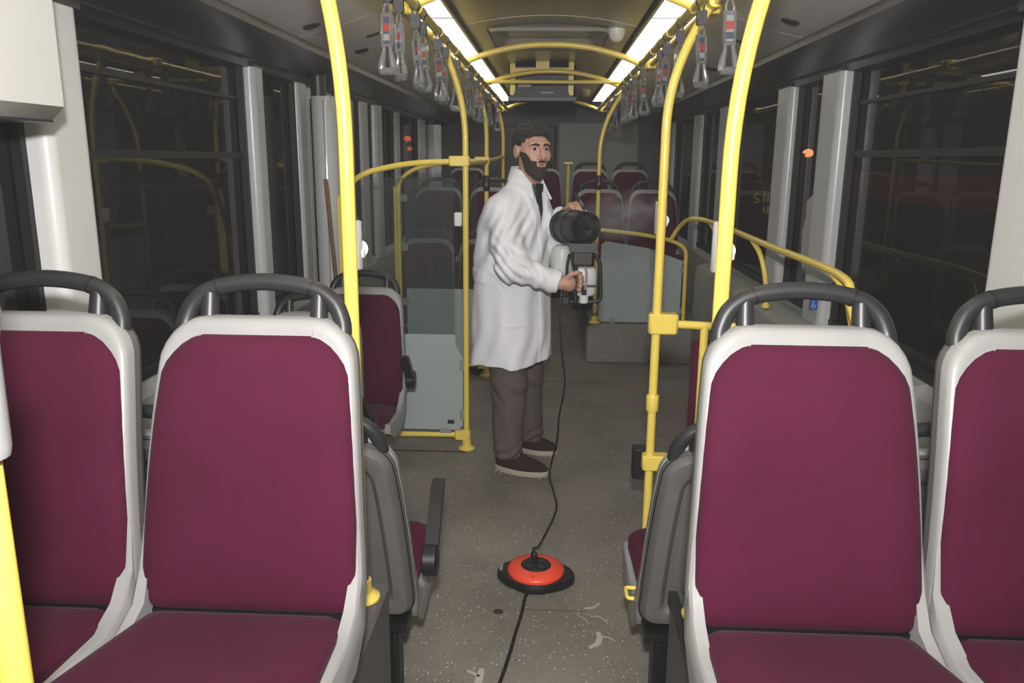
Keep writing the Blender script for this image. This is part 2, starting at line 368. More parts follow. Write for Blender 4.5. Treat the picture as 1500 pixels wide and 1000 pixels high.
# base sheet of the roof behind every panel
roof = archslab(MB(), GL-.05, GR+.05, Y0, Y1, lambda x: 2.42-.06*((x+.03)/1.35)**2-.10*abs((x+.03)/1.35)**6, .03, 24).build('ceiling', M['ceiltrim'])
tag(roof, 'arched bus ceiling with pale side panels', kind='structure')
for a, b in NY:
    if a < 5 < b and a > 4:       # panel with the roof hatch opening
        for xa, xb, ya, yb in ((cx0, -.37, a, b), (.31, cx1, a, b), (-.37, .31, a, 4.62), (-.37, .31, 5.45, b)):
            archslab(MB(), xa, xb, ya, yb, zc).build('ceiling_panel', M['ceilc'], roof, ang=30)
    else:
        archslab(MB(), cx0, cx1, a, b, zc).build('ceiling_panel', M['ceilc'], roof, ang=30)
    archslab(MB(), cx0, cx1, b, b+.006, lambda x: zc(x)-.002, .012).build('panel_joint', M['hatch'], roof)
for s, gx, xi in ((1, GL, -.665), (-1, GR, .605)):
    for i, (a, b) in enumerate([(Y0, .8), (.804, 2.2), (2.204, 3.6), (3.604, 5.0), (5.004, 6.4), (6.404, 7.8), (7.804, Y1)]):
        n = 8; P = []
        for j in range(n+1):
            t = j/n; x = xi+(gx+s*.285-xi)*t; P.append((x, 2.235-.155*t-.02*math.sin(math.pi*t)))
        ring = P+[(x, z+.02) for x, z in reversed(P)]
        MB().loft([[(x, a, z) for x, z in ring], [(x, b, z) for x, z in ring]]).build('ceiling_panel', M['ceil'], roof, ang=30)
        if i in (2, 3, 4):
            ring = [(x, z-.001) for x, z in P]+[(x, z+.01) for x, z in reversed(P)]
            MB().loft([[(x, b, z) for x, z in ring], [(x, b+.004, z) for x, z in ring]]).build('panel_joint', M['hatch'], roof)
    # trough edges beside the diffusers
    for xa in ((-.473, -.66) if s > 0 else (.435, .60)):
        MB().box(xa-.0, xa+.014, Y0, Y1, 2.215, 2.30).build('light_trough_edge', M['ceiltrim'], roof, smooth=False)

# light diffusers
for s, xa, xb, side in ((1, -.64, -.476, 'left'), (-1, .451, .585, 'right')):
    for i in range(8):
        ya = -1.55+1.4*i
        root = MB().box(xa, xb, ya+.008, ya+1.392, 2.236, 2.25).build('ceiling_light', M['light'], smooth=False)
        where = ('behind the photographer', 'above the photographer', 'just ahead of the photographer', 'running past the slim-pole arch', 'alongside the roof hatch', 'reaching the black ceiling unit', 'beyond the black ceiling unit', 'ending at the rear wall')[i]
        tag(root, 'white light diffuser %s, over the %s strap rail' % (where, 'door side' if s > 0 else 'wheelchair side'), 'ceiling light', 'ceiling light diffusers %s' % side)
        MB().box(xa-.004, xb+.004, ya-.008, ya+.008, 2.233, 2.252).build('end_cap', M['rubber'], root, smooth=False)

# roof hatch
h = empty('roof_hatch', (-.03, 4.98, 2.3)); tag(h, 'recessed pale roof hatch in the middle of the ceiling', 'hatch')
def rr_ring(hx, hy, z, rad, n=5):
    out = []
    for qx, qy, a0 in ((1, 1, 0), (-1, 1, 90), (-1, -1, 180), (1, -1, 270)):
        for k in range(n+1):
            a = math.radians(a0+90*k/n); out.append((qx*(hx-rad)+rad*math.cos(a), qy*(hy-rad)+rad*math.sin(a), z))
    return out
MB().loft([rr_ring(.33, .42, -.03, .06), rr_ring(.32, .40, -.045, .06), rr_ring(.30, .38, -.03, .05), rr_ring(.25, .28, .025, .04)], cap=False).build('hatch_frame', M['hatch'], h)
MB().loft([rr_ring(.25, .28, .020, .04), rr_ring(.25, .28, .028, .04)]).build('hatch_lid', M['whiteplastic'], h)
MB().box(-.04, .04, -.20, -.12, .0, .02).build('hatch_handle', M['rubber'], h)
# white ceiling sensors
for x, y in ((.335, 4.55), (.335, 8.35)):
    c = MB().lathe([(.046, 0), (.047, -.022), (.044, -.03), (.036, -.055), (.02, -.07), (.004, -.074)], (x, y, zc(x)+.002), n=24).build('smoke_detector', M['whiteplastic'])
    tag(c, 'white domed ceiling sensor %s' % ('next to the roof hatch' if y < 6 else 'behind the black ceiling unit'), 'detector')
    MB().lathe([(.052, .004), (.052, -.006)], (x, y, zc(x)+.002), n=24).build('detector_base', M['greyplastic'], c)
# round ceiling nozzles in the side panels
def panel_z(s, x):
    gx = GL if s > 0 else GR; xi = -.665 if s > 0 else .605
    t = (x-xi)/((gx+s*.285)-xi); return 2.235-.155*t-.02*math.sin(math.pi*t)
for s, x, y, oval in ((1, -1.0, 3.45, 1), (1, -.86, 3.98, .6), (1, -.98, 4.26, 1.3), (1, -.93, 5.0, 1), (-1, .92, 3.36, 1), (-1, .86, 4.0, .6), (-1, .93, 5.0, 1.2)):
    z = panel_z(s, x); tilt = s*.32
    v = empty('ceiling_vent', (x, y, z)); v.rotation_euler = (0, -tilt, 0)
    tag(v, 'small dark round vent in the sloping ceiling panel on the %s' % ('door side' if s > 0 else 'wheelchair side'), 'vent', 'ceiling vents %s' % ('door side' if s > 0 else 'wheelchair side'))
    MB().lathe([(.036, .006), (.036, -.004), (.030, -.007), (.027, -.002)], n=20, sy=oval).build('vent_ring', M['rubber'], v)
    MB().lathe([(.029, .003), (.029, -.001)], n=20, sy=oval).build('vent_mesh', M['black'], v)
    for dx in (-.012, 0, .012): MB().box(dx-.002, dx+.002, -.024*oval, .024*oval, -.004, -.001).build('vent_slat', M['rubber'], v)

# end walls
bw = MB().box(GL-.05, GR+.05, Y1, Y1+.05, 0, 2.45).build('wall_back', M['backwall'], smooth=False); tag(bw, 'dark grey rear end wall', kind='structure')
MB().box(.08, 1.1, Y1-.03, Y1+.01, 1.0, 2.03, .02).build('rear_panel', M['wallgrey'], bw)
MB().box(-.62, .05, Y1-.05, Y1+.01, .5, 1.98, .02).build('engine_cover', M['black'], bw)
fw = MB().box(GL-.05, GR+.05, Y0-.05, Y0, 0, 2.45).build('wall_front', M['wallgrey'], smooth=False); tag(fw, kind='structure')

# raised floors
def podium(name, x0, x1, y0, y1, z, label):
    o = MB().box(x0, x1, y0, y1, 0.001, z, .015).build(name, M['shellback' if 'wheel arch' in label else 'floor'], smooth=False); tag(o, label, kind='structure')
    MB().box(x0-.004, x0+.02, y0-.004, y1, z-.02, z+.003).build('edge_trim', M['rubber'], o, smooth=False)
    return o
podium('floor_podium', .30, GR-.02, 6.18, Y1-.05, .318, 'raised vinyl floor under the rear seats behind the grey screen')
podium('floor_podium', GL+.02, -.34, 6.75, Y1-.05, .40, 'raised vinyl floor under the rear seats on the door side')
podium('floor_podium', GL+.12, -.42, .95, 1.955, .45, 'wheel arch box under the front seats on the door side')
podium('floor_podium', .34, GR-.12, .95, 1.955, .45, 'wheel arch box under the front seats on the wheelchair side')

# grey cover box high on the left wall
c = empty('trim_1', (-1.2, 1.4, 1.66)); tag(c, 'rounded pale grey cover box high on the wall beside the white pillar', kind='structure')
MB().box(-.2, .05, -.75, .55, 0, .34, .05).build('box_body', M['pillar'], c)
MB().box(-.19, .02, -.72, .50, -.006, .004).build('box_shade', M['rubber'], c)  # dark sheet under the box, its shade put into the colour

# ------------------------------------------------------------------ seats
# local frame: the sitter faces -Y, origin on the floor under the crease between back and cushion
SZ, ST = .33, .92                      # crease height, top of the shell
def recline(x, y, z):
    t = (z-SZ)/(ST-SZ)
    return (x, y+.14*t+.03*max(0, t-.8)*0-.018*math.sin(math.pi*min(max(t, 0), 1)), z)
def back_outline(wt, wb, z0, z1, rt, rb, n=6):
    """closed outline of the backrest seen from the front"""
    pts = []
    for sx, zc_, rad, w_, a0 in ((1, z1, rt, wt, 0), (-1, z1, rt, wt, 90)):
        for k in range(n+1):
            a = math.radians(a0+90*k/n); pts.append((sx*(w_-rad)+rad*math.cos(a), zc_-rad+rad*math.sin(a)))
    # left side going down with a slight waist, bottom, right side up
    m = 7
    for i in range(1, m):
        t = i/m; z = (z1-rt)*(1-t)+(z0+rb)*t; pts.append((-(wt+(wb-wt)*t**.8), z))
    for k in range(n+1):
        a = math.radians(180+90*k/n); pts.append((-(wb-rb)+rb*math.cos(a), z0+rb+rb*math.sin(a)))
    for k in range(n+1):
        a = math.radians(270+90*k/n); pts.append(((wb-rb)+rb*math.cos(a), z0+rb+rb*math.sin(a)))
    for i in range(m-1, 0, -1):
        t = i/m; z = (z1-rt)*(1-t)+(z0+rb)*t; pts.append(((wt+(wb-wt)*t**.8), z))
    return pts
def inset(pts, d):
    n = len(pts); out = []
    for i in range(n):
        a, b = Vector(pts[i-1]), Vector(pts[(i+1) % n]); t = (b-a).normalized(); out.append((pts[i][0]-t.y*d, pts[i][1]+t.x*d))
    return out
def layered(outline, layers, warp):
    # insets past 3 cm shrink towards the middle instead, so corners never cross
    mb = MB(); rings = []
    cx_ = sum(p[0] for p in outline)/len(outline); cz_ = (min(p[1] for p in outline)+max(p[1] for p in outline))/2
    hw = max(p[0] for p in outline); hh = max(p[1] for p in outline)-cz_
    for d, y in layers:
        P = inset(outline, min(d, .03))
        if d > .03: P = [(cx_+(x-cx_)*(1-(d-.03)/hw), cz_+(z-cz_)*(1-(d-.03)/hh)) for x, z in P]
        rings.append([warp(x, y, z) for x, z in P])
    return mb.loft(rings)
def grid_warp(p, q): return p
def make_seat(armrest=0, handle=True):
    root = empty('bus_seat')
    ol = back_outline(.207, .234, .34, ST-.006, .088, .05)
    ol = [(x, z+.012*max(0, 1-(x/.2)**2)*(z > .8)) for x, z in ol]
    layered(ol, [(.02, .030), (0, .024), (0, .0), (.003, -.009), (.010, -.0135), (.022, -.014), (.06, -.010), (.12, -.008)], recline).build('shell', M['shell'], root)
    oc = back_outline(.197, .227, SZ+.005, ST-.044, .085, .045)
    oc = [(x, z+.020*max(0, 1-(x/.17)**2)*(z > .7)) for x, z in oc]
    layered(oc, [(0, .0), (-.003, -.010), (.002, -.022), (.012, -.031), (.03, -.036), (.07, -.039), (.12, -.037), (.17, -.034)], recline).build('back_cushion', M['maroon'], root)
    # pale seams on the top of the shell
    for sx in (-1, 1):
        MB().tube([recline(sx*.118, -.0165, ST-.055), recline(sx*.118, -.0135, ST-.02), recline(sx*.118, .0, ST+.001), recline(sx*.118, .03, ST+.001)], .0012, 5).build('shell_seam', M['greyplastic'], root)
    # grey cover on the rear of the back, with a recessed panel and a groove
    ob = back_outline(.206, .233, .34, ST-.008, .088, .05)
    cov = layered(ob, [(0, .024), (.0, .046), (.004, .047), (.006, .066), (.018, .082), (.055, .086), (.065, .080), (.075, .066), (.10, .064)], recline).build('back_cover', M['shellback'], root)
    og = inset(ob, .0035)
    MB().tube([recline(x, .0475, z) for x, z in og+og[:1]], .0025, 5).build('groove', M['blackrubber'], cov)
    # side rims that sweep from the back into the seat pan
    for sx in (-1, 1):
        prof = [(.054, .68), (.030, .58), (.013, .50), (-.010, .42), (-.05, .362), (-.12, .335), (-.30, .355), (-.40, .362)]
        up = [(y, z) for y, z in prof]; lowr = [(.062, .68), (.052, .57), (.038, .46), (.024, .36), (.0, .30), (-.08, .25), (-.30, .265), (-.40, .315)]
        ring = up+lowr[::-1]
        tp = lambda z: .022*min(max((z-.44)/.2, 0), 1)
        tq = lambda z: .205+.012*min(max((z-.38)/.10, 0), 1)-tp(z)*.7
        MB().loft([[(sx*tq(z), y, z) for y, z in ring], [(sx*(.228-tp(z)), y, z) for y, z in ring], [(sx*(.234-tp(z)), y+.004, z-.006) for y, z in ring]]).build('side_rim', M['shell'], root)
    # seat cushion
    n = 12; rings = []
    def cring(z, d, drop=0):
        pts = []
        w0, w1 = .222-d, .205-d
        for k in range(7):
            a = math.radians(-90+90*k/6); pts.append((w0-.07+.07*math.cos(a), -.43+d+.07+.07*math.sin(a)))
        for k in range(7):
            a = math.radians(90*k/6); pts.append((w1-.03+.03*math.cos(a), -.03-d-.03+.03*math.sin(a)))
        pts = [p for p in pts]
        pts += [(-x, y) for x, y in reversed(pts)]
        return [(x, y, z+.075*(-y)/.4*.9) for x, y in pts]
    MB().loft([cring(.255, .03), cring(.275, 0), cring(.325, 0), cring(.338, .012), cring(.344, .035), cring(.340, .09), cring(.337, .14)]).build('seat_cushion', M['maroon'], root)
    MB().loft([[(x, y, z) for x, y, z in cring(.225, .06)], cring(.255, .012), cring(.268, .012)]).build('seat_pan', M['shell'], root)
    # black foot under the shell
    MB().box(-.215, .215, -.02, .10, .308, .336).build('seat_base', M['black'], root)
    if handle:
        hy = .03
        hp = [(-.172, ST-.035), (-.168, ST-.008), (-.148, ST+.030), (-.10, ST+.058), (0, ST+.070), (.10, ST+.058), (.148, ST+.030), (.168, ST-.008), (.172, ST-.035)]
        hb = MB().tube(spline([recline(x, hy, z) for x, z in hp], 5), .0185, 14).build('grab_handle', M['rubber'], root)
        for sx in (-1, 1):
            MB().tube([recline(sx*.118, hy, ST-.015), recline(sx*.118, hy, ST+.045)], [.020, .018], 12).build('handle_post', M['rubber'], hb)
            MB().tube([recline(sx*.098, hy, ST+.0585), recline(sx*.103, hy, ST+.0567)], .0197, 14).build('handle_ring', M['black'], hb)
    if armrest:
        sx = armrest
        a = MB().tube([(sx*.262, .03, .50), (sx*.262, -.02, .50)], .045, 16)
        a = MB(); a.lathe([(.040, -.022), (.046, -.018), (.046, .018), (.040, .022)], (sx*.268, -.02, .475), (1, 0, 0), 20)
        ar = a.build('armrest', M['black'], root)
        MB().loft([[(sx*(.268+dx), -.02+y+dy, .475+z) for dx, dy in ((-.02, -.024), (.02, -.024), (.02, .022), (-.02, .022))] for y, z in
                   ((.012, -.012), (-.05, .045), (-.12, .115), (-.17, .16), (-.195, .17))]).build('arm_pad', M['black'], ar)
    return root
def seat_at(proto, x, y, z, facing, label, group, tilt=0):
    o = proto if not proto.get('used') else copy_tree(proto)
    proto['used'] = 1; o['used'] = 1
    o.location = (x, y, z); o.rotation_euler = (0, 0, 0 if facing < 0 else math.pi)
    tag(o, label, 'seat', group); return o
protos = {k: make_seat(k) for k in (0, 1, -1)}
S = []
S.append(seat_at(protos[0], -.605, 1.47, .33, -1, 'maroon bus seat facing the aisle end, by the tall yellow pole on the door side', 'front row maroon seats'))
S.append(seat_at(protos[0], -1.085, 1.47, .33, -1, 'maroon bus seat against the window under the rounded cover box', 'front row maroon seats'))
S.append(seat_at(protos[0], .525, 1.47, .33, -1, 'maroon bus seat next to the aisle, beside the right-hand yellow pole pair', 'front row maroon seats'))
S.append(seat_at(protos[0], 1.005, 1.47, .33, -1, 'maroon bus seat by the large window on the wheelchair side', 'front row maroon seats'))
# back to back behind them, lower
seat_at(protos[-1], -.605, 2.13, -.06, 1, 'low grey-backed seat with raised black armrest, back to back with the front row', 'low seats back to back with the front row')
seat_at(protos[0], -1.085, 2.13, -.06, 1, 'low grey-backed window seat behind the front row on the door side', 'low seats back to back with the front row')
seat_at(protos[0], .505, 2.13, -.06, 1, 'low grey-backed seat whose maroon cushion juts out by the slim yellow pole', 'low seats back to back with the front row')
seat_at(protos[0], .99, 2.13, -.06, 1, 'low grey-backed window seat behind the front row on the wheelchair side', 'low seats back to back with the front row')
# singles on the door side facing the camera
seat_at(protos[1], -1.02, 3.22, .0, -1, 'single maroon seat between the low seats and the glass screen', 'single seats on the door side')
seat_at(protos[1], -.965, 3.92, .0, -1, 'single maroon seat directly in front of the frosted glass screen', 'single seats on the door side')
# rear rows
seat_at(protos[0], -.975, 6.22, .03, -1, 'maroon seat close behind the second glass screen', 'seats behind the second glass screen')
seat_at(protos[0], -.50, 6.22, .03, -1, 'maroon aisle seat close behind the second glass screen', 'seats behind the second glass screen')
seat_at(protos[0], -1.01, 7.15, .405, -1, 'raised maroon window seat in the second rear row on the door side', 'raised rear seats')
seat_at(protos[0], -.52, 7.15, .405, -1, 'raised maroon aisle seat in the second rear row on the door side', 'raised rear seats')
seat_at(protos[0], .435, 7.15, .40, -1, 'raised maroon aisle seat behind the grey screen', 'raised rear seats')
seat_at(protos[0], .91, 7.15, .40, -1, 'raised maroon window seat behind the grey screen', 'raised rear seats')
for x, lab in ((.46, 'dark maroon seat of the last row nearest the aisle'), (.93, 'dark maroon seat of the last row by the wheelchair-side window'), (-1.0, 'dark maroon seat of the last row by the door-side window'), (-.10, 'dark maroon seat in the middle of the last row')):
    seat_at(protos[0], x, 9.55, .55, -1, lab, 'last row seats')
# seat plinths for the raised rows
for x0, x1, y, z0, z1, lab in ((.2, 1.15, 7.1, .321, .57, 'dark plinth under the raised seats behind the grey screen'), (-1.25, -.3, 7.1, .402, .575, 'dark plinth under the raised seats on the door side'),
                          (.35, 1.2, 9.5, .321, .715, 'dark plinth under the last row on the wheelchair side'), (-1.25, -.7, 9.5, .402, .715, 'dark plinth under the last row on the door side'), (-.32, .25, 9.5, .002, .715, 'dark plinth under the middle seat of the last row'),
                          (-1.22, -.28, 6.17, .002, .197, 'dark plinth under the seats close behind the second glass screen')):
    tag(MB().box(x0, x1, y-.33, y+.12, z0, z1+.05, .01).build('seat_plinth', M['black']), lab, 'plinth')
for x0, x1, lab in ((-1.29, -.42, 'black plinth under the low seats on the door side'), (.32, 1.21, 'black plinth under the low seats on the wheelchair side')):
    tag(MB().box(x0, x1, 2.05, 2.135, .0015, .245, .01).build('seat_plinth', M['black']), lab, 'plinth')
for x, y, lab in ((-1.02, 3.12, 'black pedestal under the single seat near the low seats'), (-.965, 3.82, 'black pedestal under the single seat at the frosted screen')):
    tag(MB().box(x-.10, x+.10, y-.12, y+.08, .0015, .218, .01).build('seat_plinth', M['black']), lab, 'plinth')
for x, y in ((-.84, 1.30), (.76, 1.30)):
    for dx in (-.24, .24):
        pass
for x0, x1, lab in ((-1.28, -.43, 'grey plinth on the wheel arch box under the front seats, door side'), (.355, 1.23, 'grey plinth on the wheel arch box under the front seats, wheelchair side')):
    tag(MB().box(x0, x1, 1.15, 1.52, .4505, .548, .01).build('seat_plinth', M['shellback']), lab, 'plinth')
# small yellow release levers at the feet of the low seats
for x, y, z, lab in ((.272, 2.20, .30, 'small yellow loop lever under the jutting maroon cushion'),):
    tag(MB().tube(arc_path([(x-.02, y+.03, z), (x-.02, y-.03, z), (x+.02, y-.03, z), (x+.02, y+.03, z), (x-.018, y+.032, z)], .012), .006, 8).build('release_lever', M['yellow']), lab, 'lever')
bk = empty('belt_bracket', (.385, 1.78, 0)); tag(bk, 'yellow strap on a dark steel bracket low under the front aisle seat', 'bracket')
MB().loft([[(-.02+.012*i, .0, .25-.055*i), (.02+.012*i, .0, .25-.055*i), (.02+.012*i, .012, .25-.055*i), (-.02+.012*i, .012, .25-.055*i)] for i in range(5)]).build('belt_strap', M['yellow'], bk)
MB().tube(spline([(-.03, .02, .2), (-.035, .02, .08), (.01, .02, .01), (.05, .02, .015)], 5), .009, 8).build('bracket_bar', M['rubber'], bk)

# ------------------------------------------------------------------ grab poles
RAILZ, RAILX, STX = 2.10, .545, .488
def fitting(p, d, L, r_=.024, parent=None, name='pole_clamp'):
    p = Vector(p); d = Vector(d).normalized()
    return MB().tube([p-d*L*.5, p-d*L*.46, p+d*L*.46, p+d*L*.5], [r_*.93, r_, r_, r_*.93], 14).build(name, M['yellow'], parent)
def pole(name, x, y, z0, label, rad=.0165, bend_z=1.62, outx=None, base=True, kind='grab pole', zc_=RAILZ):
    s = -1 if x < 0 else 1; ox = s*RAILX if outx is None else outx
    root = empty(name, (x, y, z0)); tag(root, label, 'pole')
    pts = [(x, y, z0+.002), (x, y, bend_z)]
    n = 10
    for k in range(1, n+1):
        t = k/n; pts.append((x+(ox-x)*t**2.1, y, bend_z+(zc_-bend_z)*t))
    mb = MB().tube([(p[0]-x, p[1]-y, p[2]-z0) for p in pts], rad, 18).build('pole_tube', M['yellow'], root)
    fitting((ox-x, 0, zc_-z0), (0, 1, 0), .12, rad+.008, root)
    if base:
        MB().lathe([(.046, .0015), (.046, .008), (.034, .016), (.026, .022), (.025, .055), (rad, .058)], n=24).build('pole_foot', M['yellow'], root)
        MB().lathe([(rad+.0015, .058), (rad+.0015, .085)], n=18).build('foot_collar', M['steel'], root)
    return root
pA = pole('grab_pole', -.474, 1.868, .452, 'tall yellow pole rising behind the front aisle seat on the door side', .0172, 1.60)
pB = pole('grab_pole', .398, 1.84, .452, 'thick yellow pole rising just behind the front aisle seat on the wheelchair side', .0178, 1.55, outx=.50)
pC = pole('grab_pole', .40, 2.92, .0, 'slim yellow pole with clamps standing by the jutting low seat', .0163, 1.68, outx=.535)
pD = pole('grab_pole', -.443, 4.19, .0, 'yellow pole with round foot at the aisle edge of the frosted screen', .0155, 1.66)
pE = pole('grab_pole', -.457, 5.73, .0, 'yellow pole with red stop button behind the man in white', .0155, 1.72)
pF = pole('grab_pole', .362, 6.21, .319, 'yellow pole with red stop button on the raised floor by the grey screen', .0155, 1.60)
pG = pole('grab_pole', -.46, 7.75, .402, 'thin yellow pole far back on the door side', .0155, 1.75)
pH = empty('grab_post', (.19, 9.15, 0)); tag(pH, 'short yellow post with flat top far back beside the raised seats', 'pole')
MB().tube([(0, 0, .002), (0, 0, 1.53)], .018, 12).build('post_tube', M['yellow'], pH); MB().box(-.05, .05, -.03, .03, 1.53, 1.55).build('post_cap', M['yellow'], pH)
# nearest pole, only its lower part shows
pI = empty('grab_pole', (-.583, .75, 0)); tag(pI, 'yellow pole closest to the photographer with a grey moulded housing', 'pole')
MB().tube([(0, 0, .002), (0, 0, 1.75), (-.02, 0, 1.95), (-.05, 0, 2.08)], .0172, 20).build('pole_tube', M['yellow'], pI)
MB().lathe([(.028, -.06), (.03, -.05), (.031, .06), (.036, .09), (.034, .115), (.026, .125)], (0.0, -.003, 1.335), n=20).build('pole_housing', M['greyplastic'], pI)
hb = MB().box(.008, .038, -.038, -.012, 1.335, 1.40, .006).build('housing_lug', M['pillar'], pI)
MB().lathe([(.004, 0), (.004, .003)], (.028, -.038, 1.362), (0, -1, 0), 10).build('screw', M['rubber'], hb)

# accessories: grey button boxes behind the poles, stop buttons
def button_box(x, y, z, w_, h_, label, cap=True):
    b = empty('button_box', (x, y, z)); tag(b, label, 'button box')
    MB().box(-w_/2, w_/2, .018, .040, -h_/2, h_/2, .006).build('box_plate', M['greyplastic'], b)
    MB().lathe([(.022, 0), (.021, .008), (.014, .012)], (w_*.28, .04, -.01), (0, 1, 0), 16).build('box_button', M['whiteplastic'], b)
    MB().lathe([(.012, w_*.5), (.011, w_*.5+.005)], (0, .03, -.02), (1, 0, 0), 12).build('box_cap', M['whiteplastic'], b)
    return b
button_box(-.474, 1.868, 1.375, .047, .118, 'grey plastic button box behind the tall pole of the door-side front seat')
button_box(.398, 1.84, 1.385, .046, .118, 'grey plastic button box behind the thick pole of the wheelchair-side front seat')
button_box(.40, 2.92, 1.375, .042, .12, 'grey plastic button box behind the slim clamped pole')
for p, x, y, z in ((pE, -.457, 5.73, 1.41), (pF, .362, 6.21, 1.41)):
    q = MB().lathe([(.020, -.055), (.023, -.05), (.023, .05), (.020, .055)], (0, 0, z-p.location.z), n=16).build('stop_button', M['rubber'], p)
    MB().lathe([(.012, 0), (.011, .006)], (0, -.022, z-p.location.z-.01), (0, -1, 0), 14).build('red_button', M['labelred'], q)
wb = MB().box(-.058, -.018, -.03, .01, 1.235, 1.305, .006).build('small_box', M['whiteplastic'], pD)
# rail between slim pole and the backboard post, with its clamps
def rel(o, p): return (p[0]-o.location.x, p[1]-o.location.y, p[2]-o.location.z)
def bx(o, a, b): return [v for q in zip(rel(o, a), rel(o, b)) for v in q]
fr = empty('backboard', (.40, 2.94, .2)); tag(fr, 'maroon wheelchair backboard on a yellow tube frame behind the low seats', 'backboard')
MB().tube([rel(fr, p) for p in ((.40, 2.92, .99), (.60, 2.92, .983), (.72, 2.92, .98))], .0155, 14).build('top_tube', M['yellow'], fr)
MB().box(*bx(fr, (.370, 2.892, .952), (.478, 2.948, 1.028)), .01).build('top_clamp', M['yellow'], fr)
for xx in (.578, .72):
    MB().tube([rel(fr, (xx, 2.92, .98)), rel(fr, (xx, 2.92, .003))], .0155, 14).build('frame_post', M['yellow'], fr)
MB().tube([rel(fr, (.578, 2.92, .88)), rel(fr, (.66, 2.92, .88))], .016, 12).build('pad_bracket', M['yellow'], fr)
MB().box(*bx(fr, (.545, 2.94, .25)      , (.74, 3.0, .92)), .02).build('back_pad', M['maroon'], fr)
MB().lathe([(.022, -.032), (.024, -.028), (.024, .028), (.022, .032)], rel(pC, (.40, 2.92, .682)), n=16).build('joint_sleeve', M['yellow'], pC)
MB().box(*bx(pC, (.370, 2.893, .415), (.472, 2.947, .475)), .008).build('pole_clamp', M['yellow'], pC)
MB().box(*bx(pC, (.342, 2.965, .35), (.398, 3.03, .475)), .008).build('armrest_block', M['black'], pC)

# ------------------------------------------------------------------ ceiling rails
def arch(name, y, label, zmid=2.205, flat=False):
    root = empty(name, (0, y, RAILZ)); tag(root, label, 'rail')
    pts = []
    for k in range(21):
        t = -1+2*k/20; x = -.015+t*(STX+.015); pts.append((x, 0, (zmid-RAILZ)*(1-abs(t)**2.2)))
    MB().tube(pts, .0165, 14).build('arch_tube', M['yellow'], root)
    for s in (-1, 1):
        MB().tube([(-.0+s*STX, 0, 0), (s*(RAILX+.03), 0, -.004)], .022, 12).build('end_socket', M['yellow'], root)
        MB().box(s*RAILX-.03, s*RAILX+.03, -.045, .045, -.026, .026, .01).build('clamp_plate', M['yellow'], root)
    return root
ARY = (1.1, 3.0, 4.72, 6.12, 8.9)
def span_name(y):
    if y < ARY[0]: return 'above the photographer'
    if y < ARY[1]: return 'ahead of the slim-pole arch'
    if y < ARY[2]: return 'between the slim-pole arch and the roof-hatch arch'
    if y < ARY[3]: return 'between the roof-hatch arch and the black unit'
    return 'behind the black ceiling unit'
ALAB = ('yellow ceiling arch above the photographer', 'yellow ceiling arch at the top of the slim clamped pole', 'yellow ceiling arch below the roof hatch', 'yellow ceiling arch in front of the black ceiling unit', 'yellow ceiling arch behind the black ceiling unit')
for y, lab in zip(ARY, ALAB): arch('ceiling_arch', y, lab)
for s, nm in ((-1, 'door'), (1, 'wheelchair')):
    root = empty('ceiling_rail', (s*RAILX, 0, RAILZ)); tag(root, 'long yellow ceiling rail that the poles join on the %s side' % nm, 'rail')
    MB().tube([(0, -1.5, 0), (0, 9.0, 0)], .0165, 14).build('rail_tube', M['yellow'], root)
    ys = [-.3]+list(ARY)
    for a, b in zip(ys[:-1], ys[1:]):
        for (ya, yb) in ((a+.02, b-.02),):
            sb = empty('strap_rail', (s*STX, ya, RAILZ)); tag(sb, 'yellow strap rail on the %s side, %s' % (nm, span_name((ya+yb)/2)), 'rail', 'strap rails %s side' % nm)
            MB().tube([(0, 0, 0), (0, yb-ya, 0)], .0165, 14).build('rail_tube', M['yellow'], sb)
            for q in (.33, .67):
                yy = (yb-ya)*q
                MB().tube([(0, yy, 0), (s*(RAILX-STX), yy, 0)], .013, 10).build('rail_link', M['yellow'], sb)
                MB().tube([(0, yy-.014, 0), (0, yy+.014, 0)], .0205, 14).build('rail_ring', M['yellow'], sb)
# straight cross bar behind the arch
cb = MB().tube([(-.49, 6.05, 2.125), (.49, 6.05, 2.125)], .014, 12).build('cross_bar', M['yellow']); tag(cb, 'straight yellow cross bar just under the black ceiling unit', 'rail')

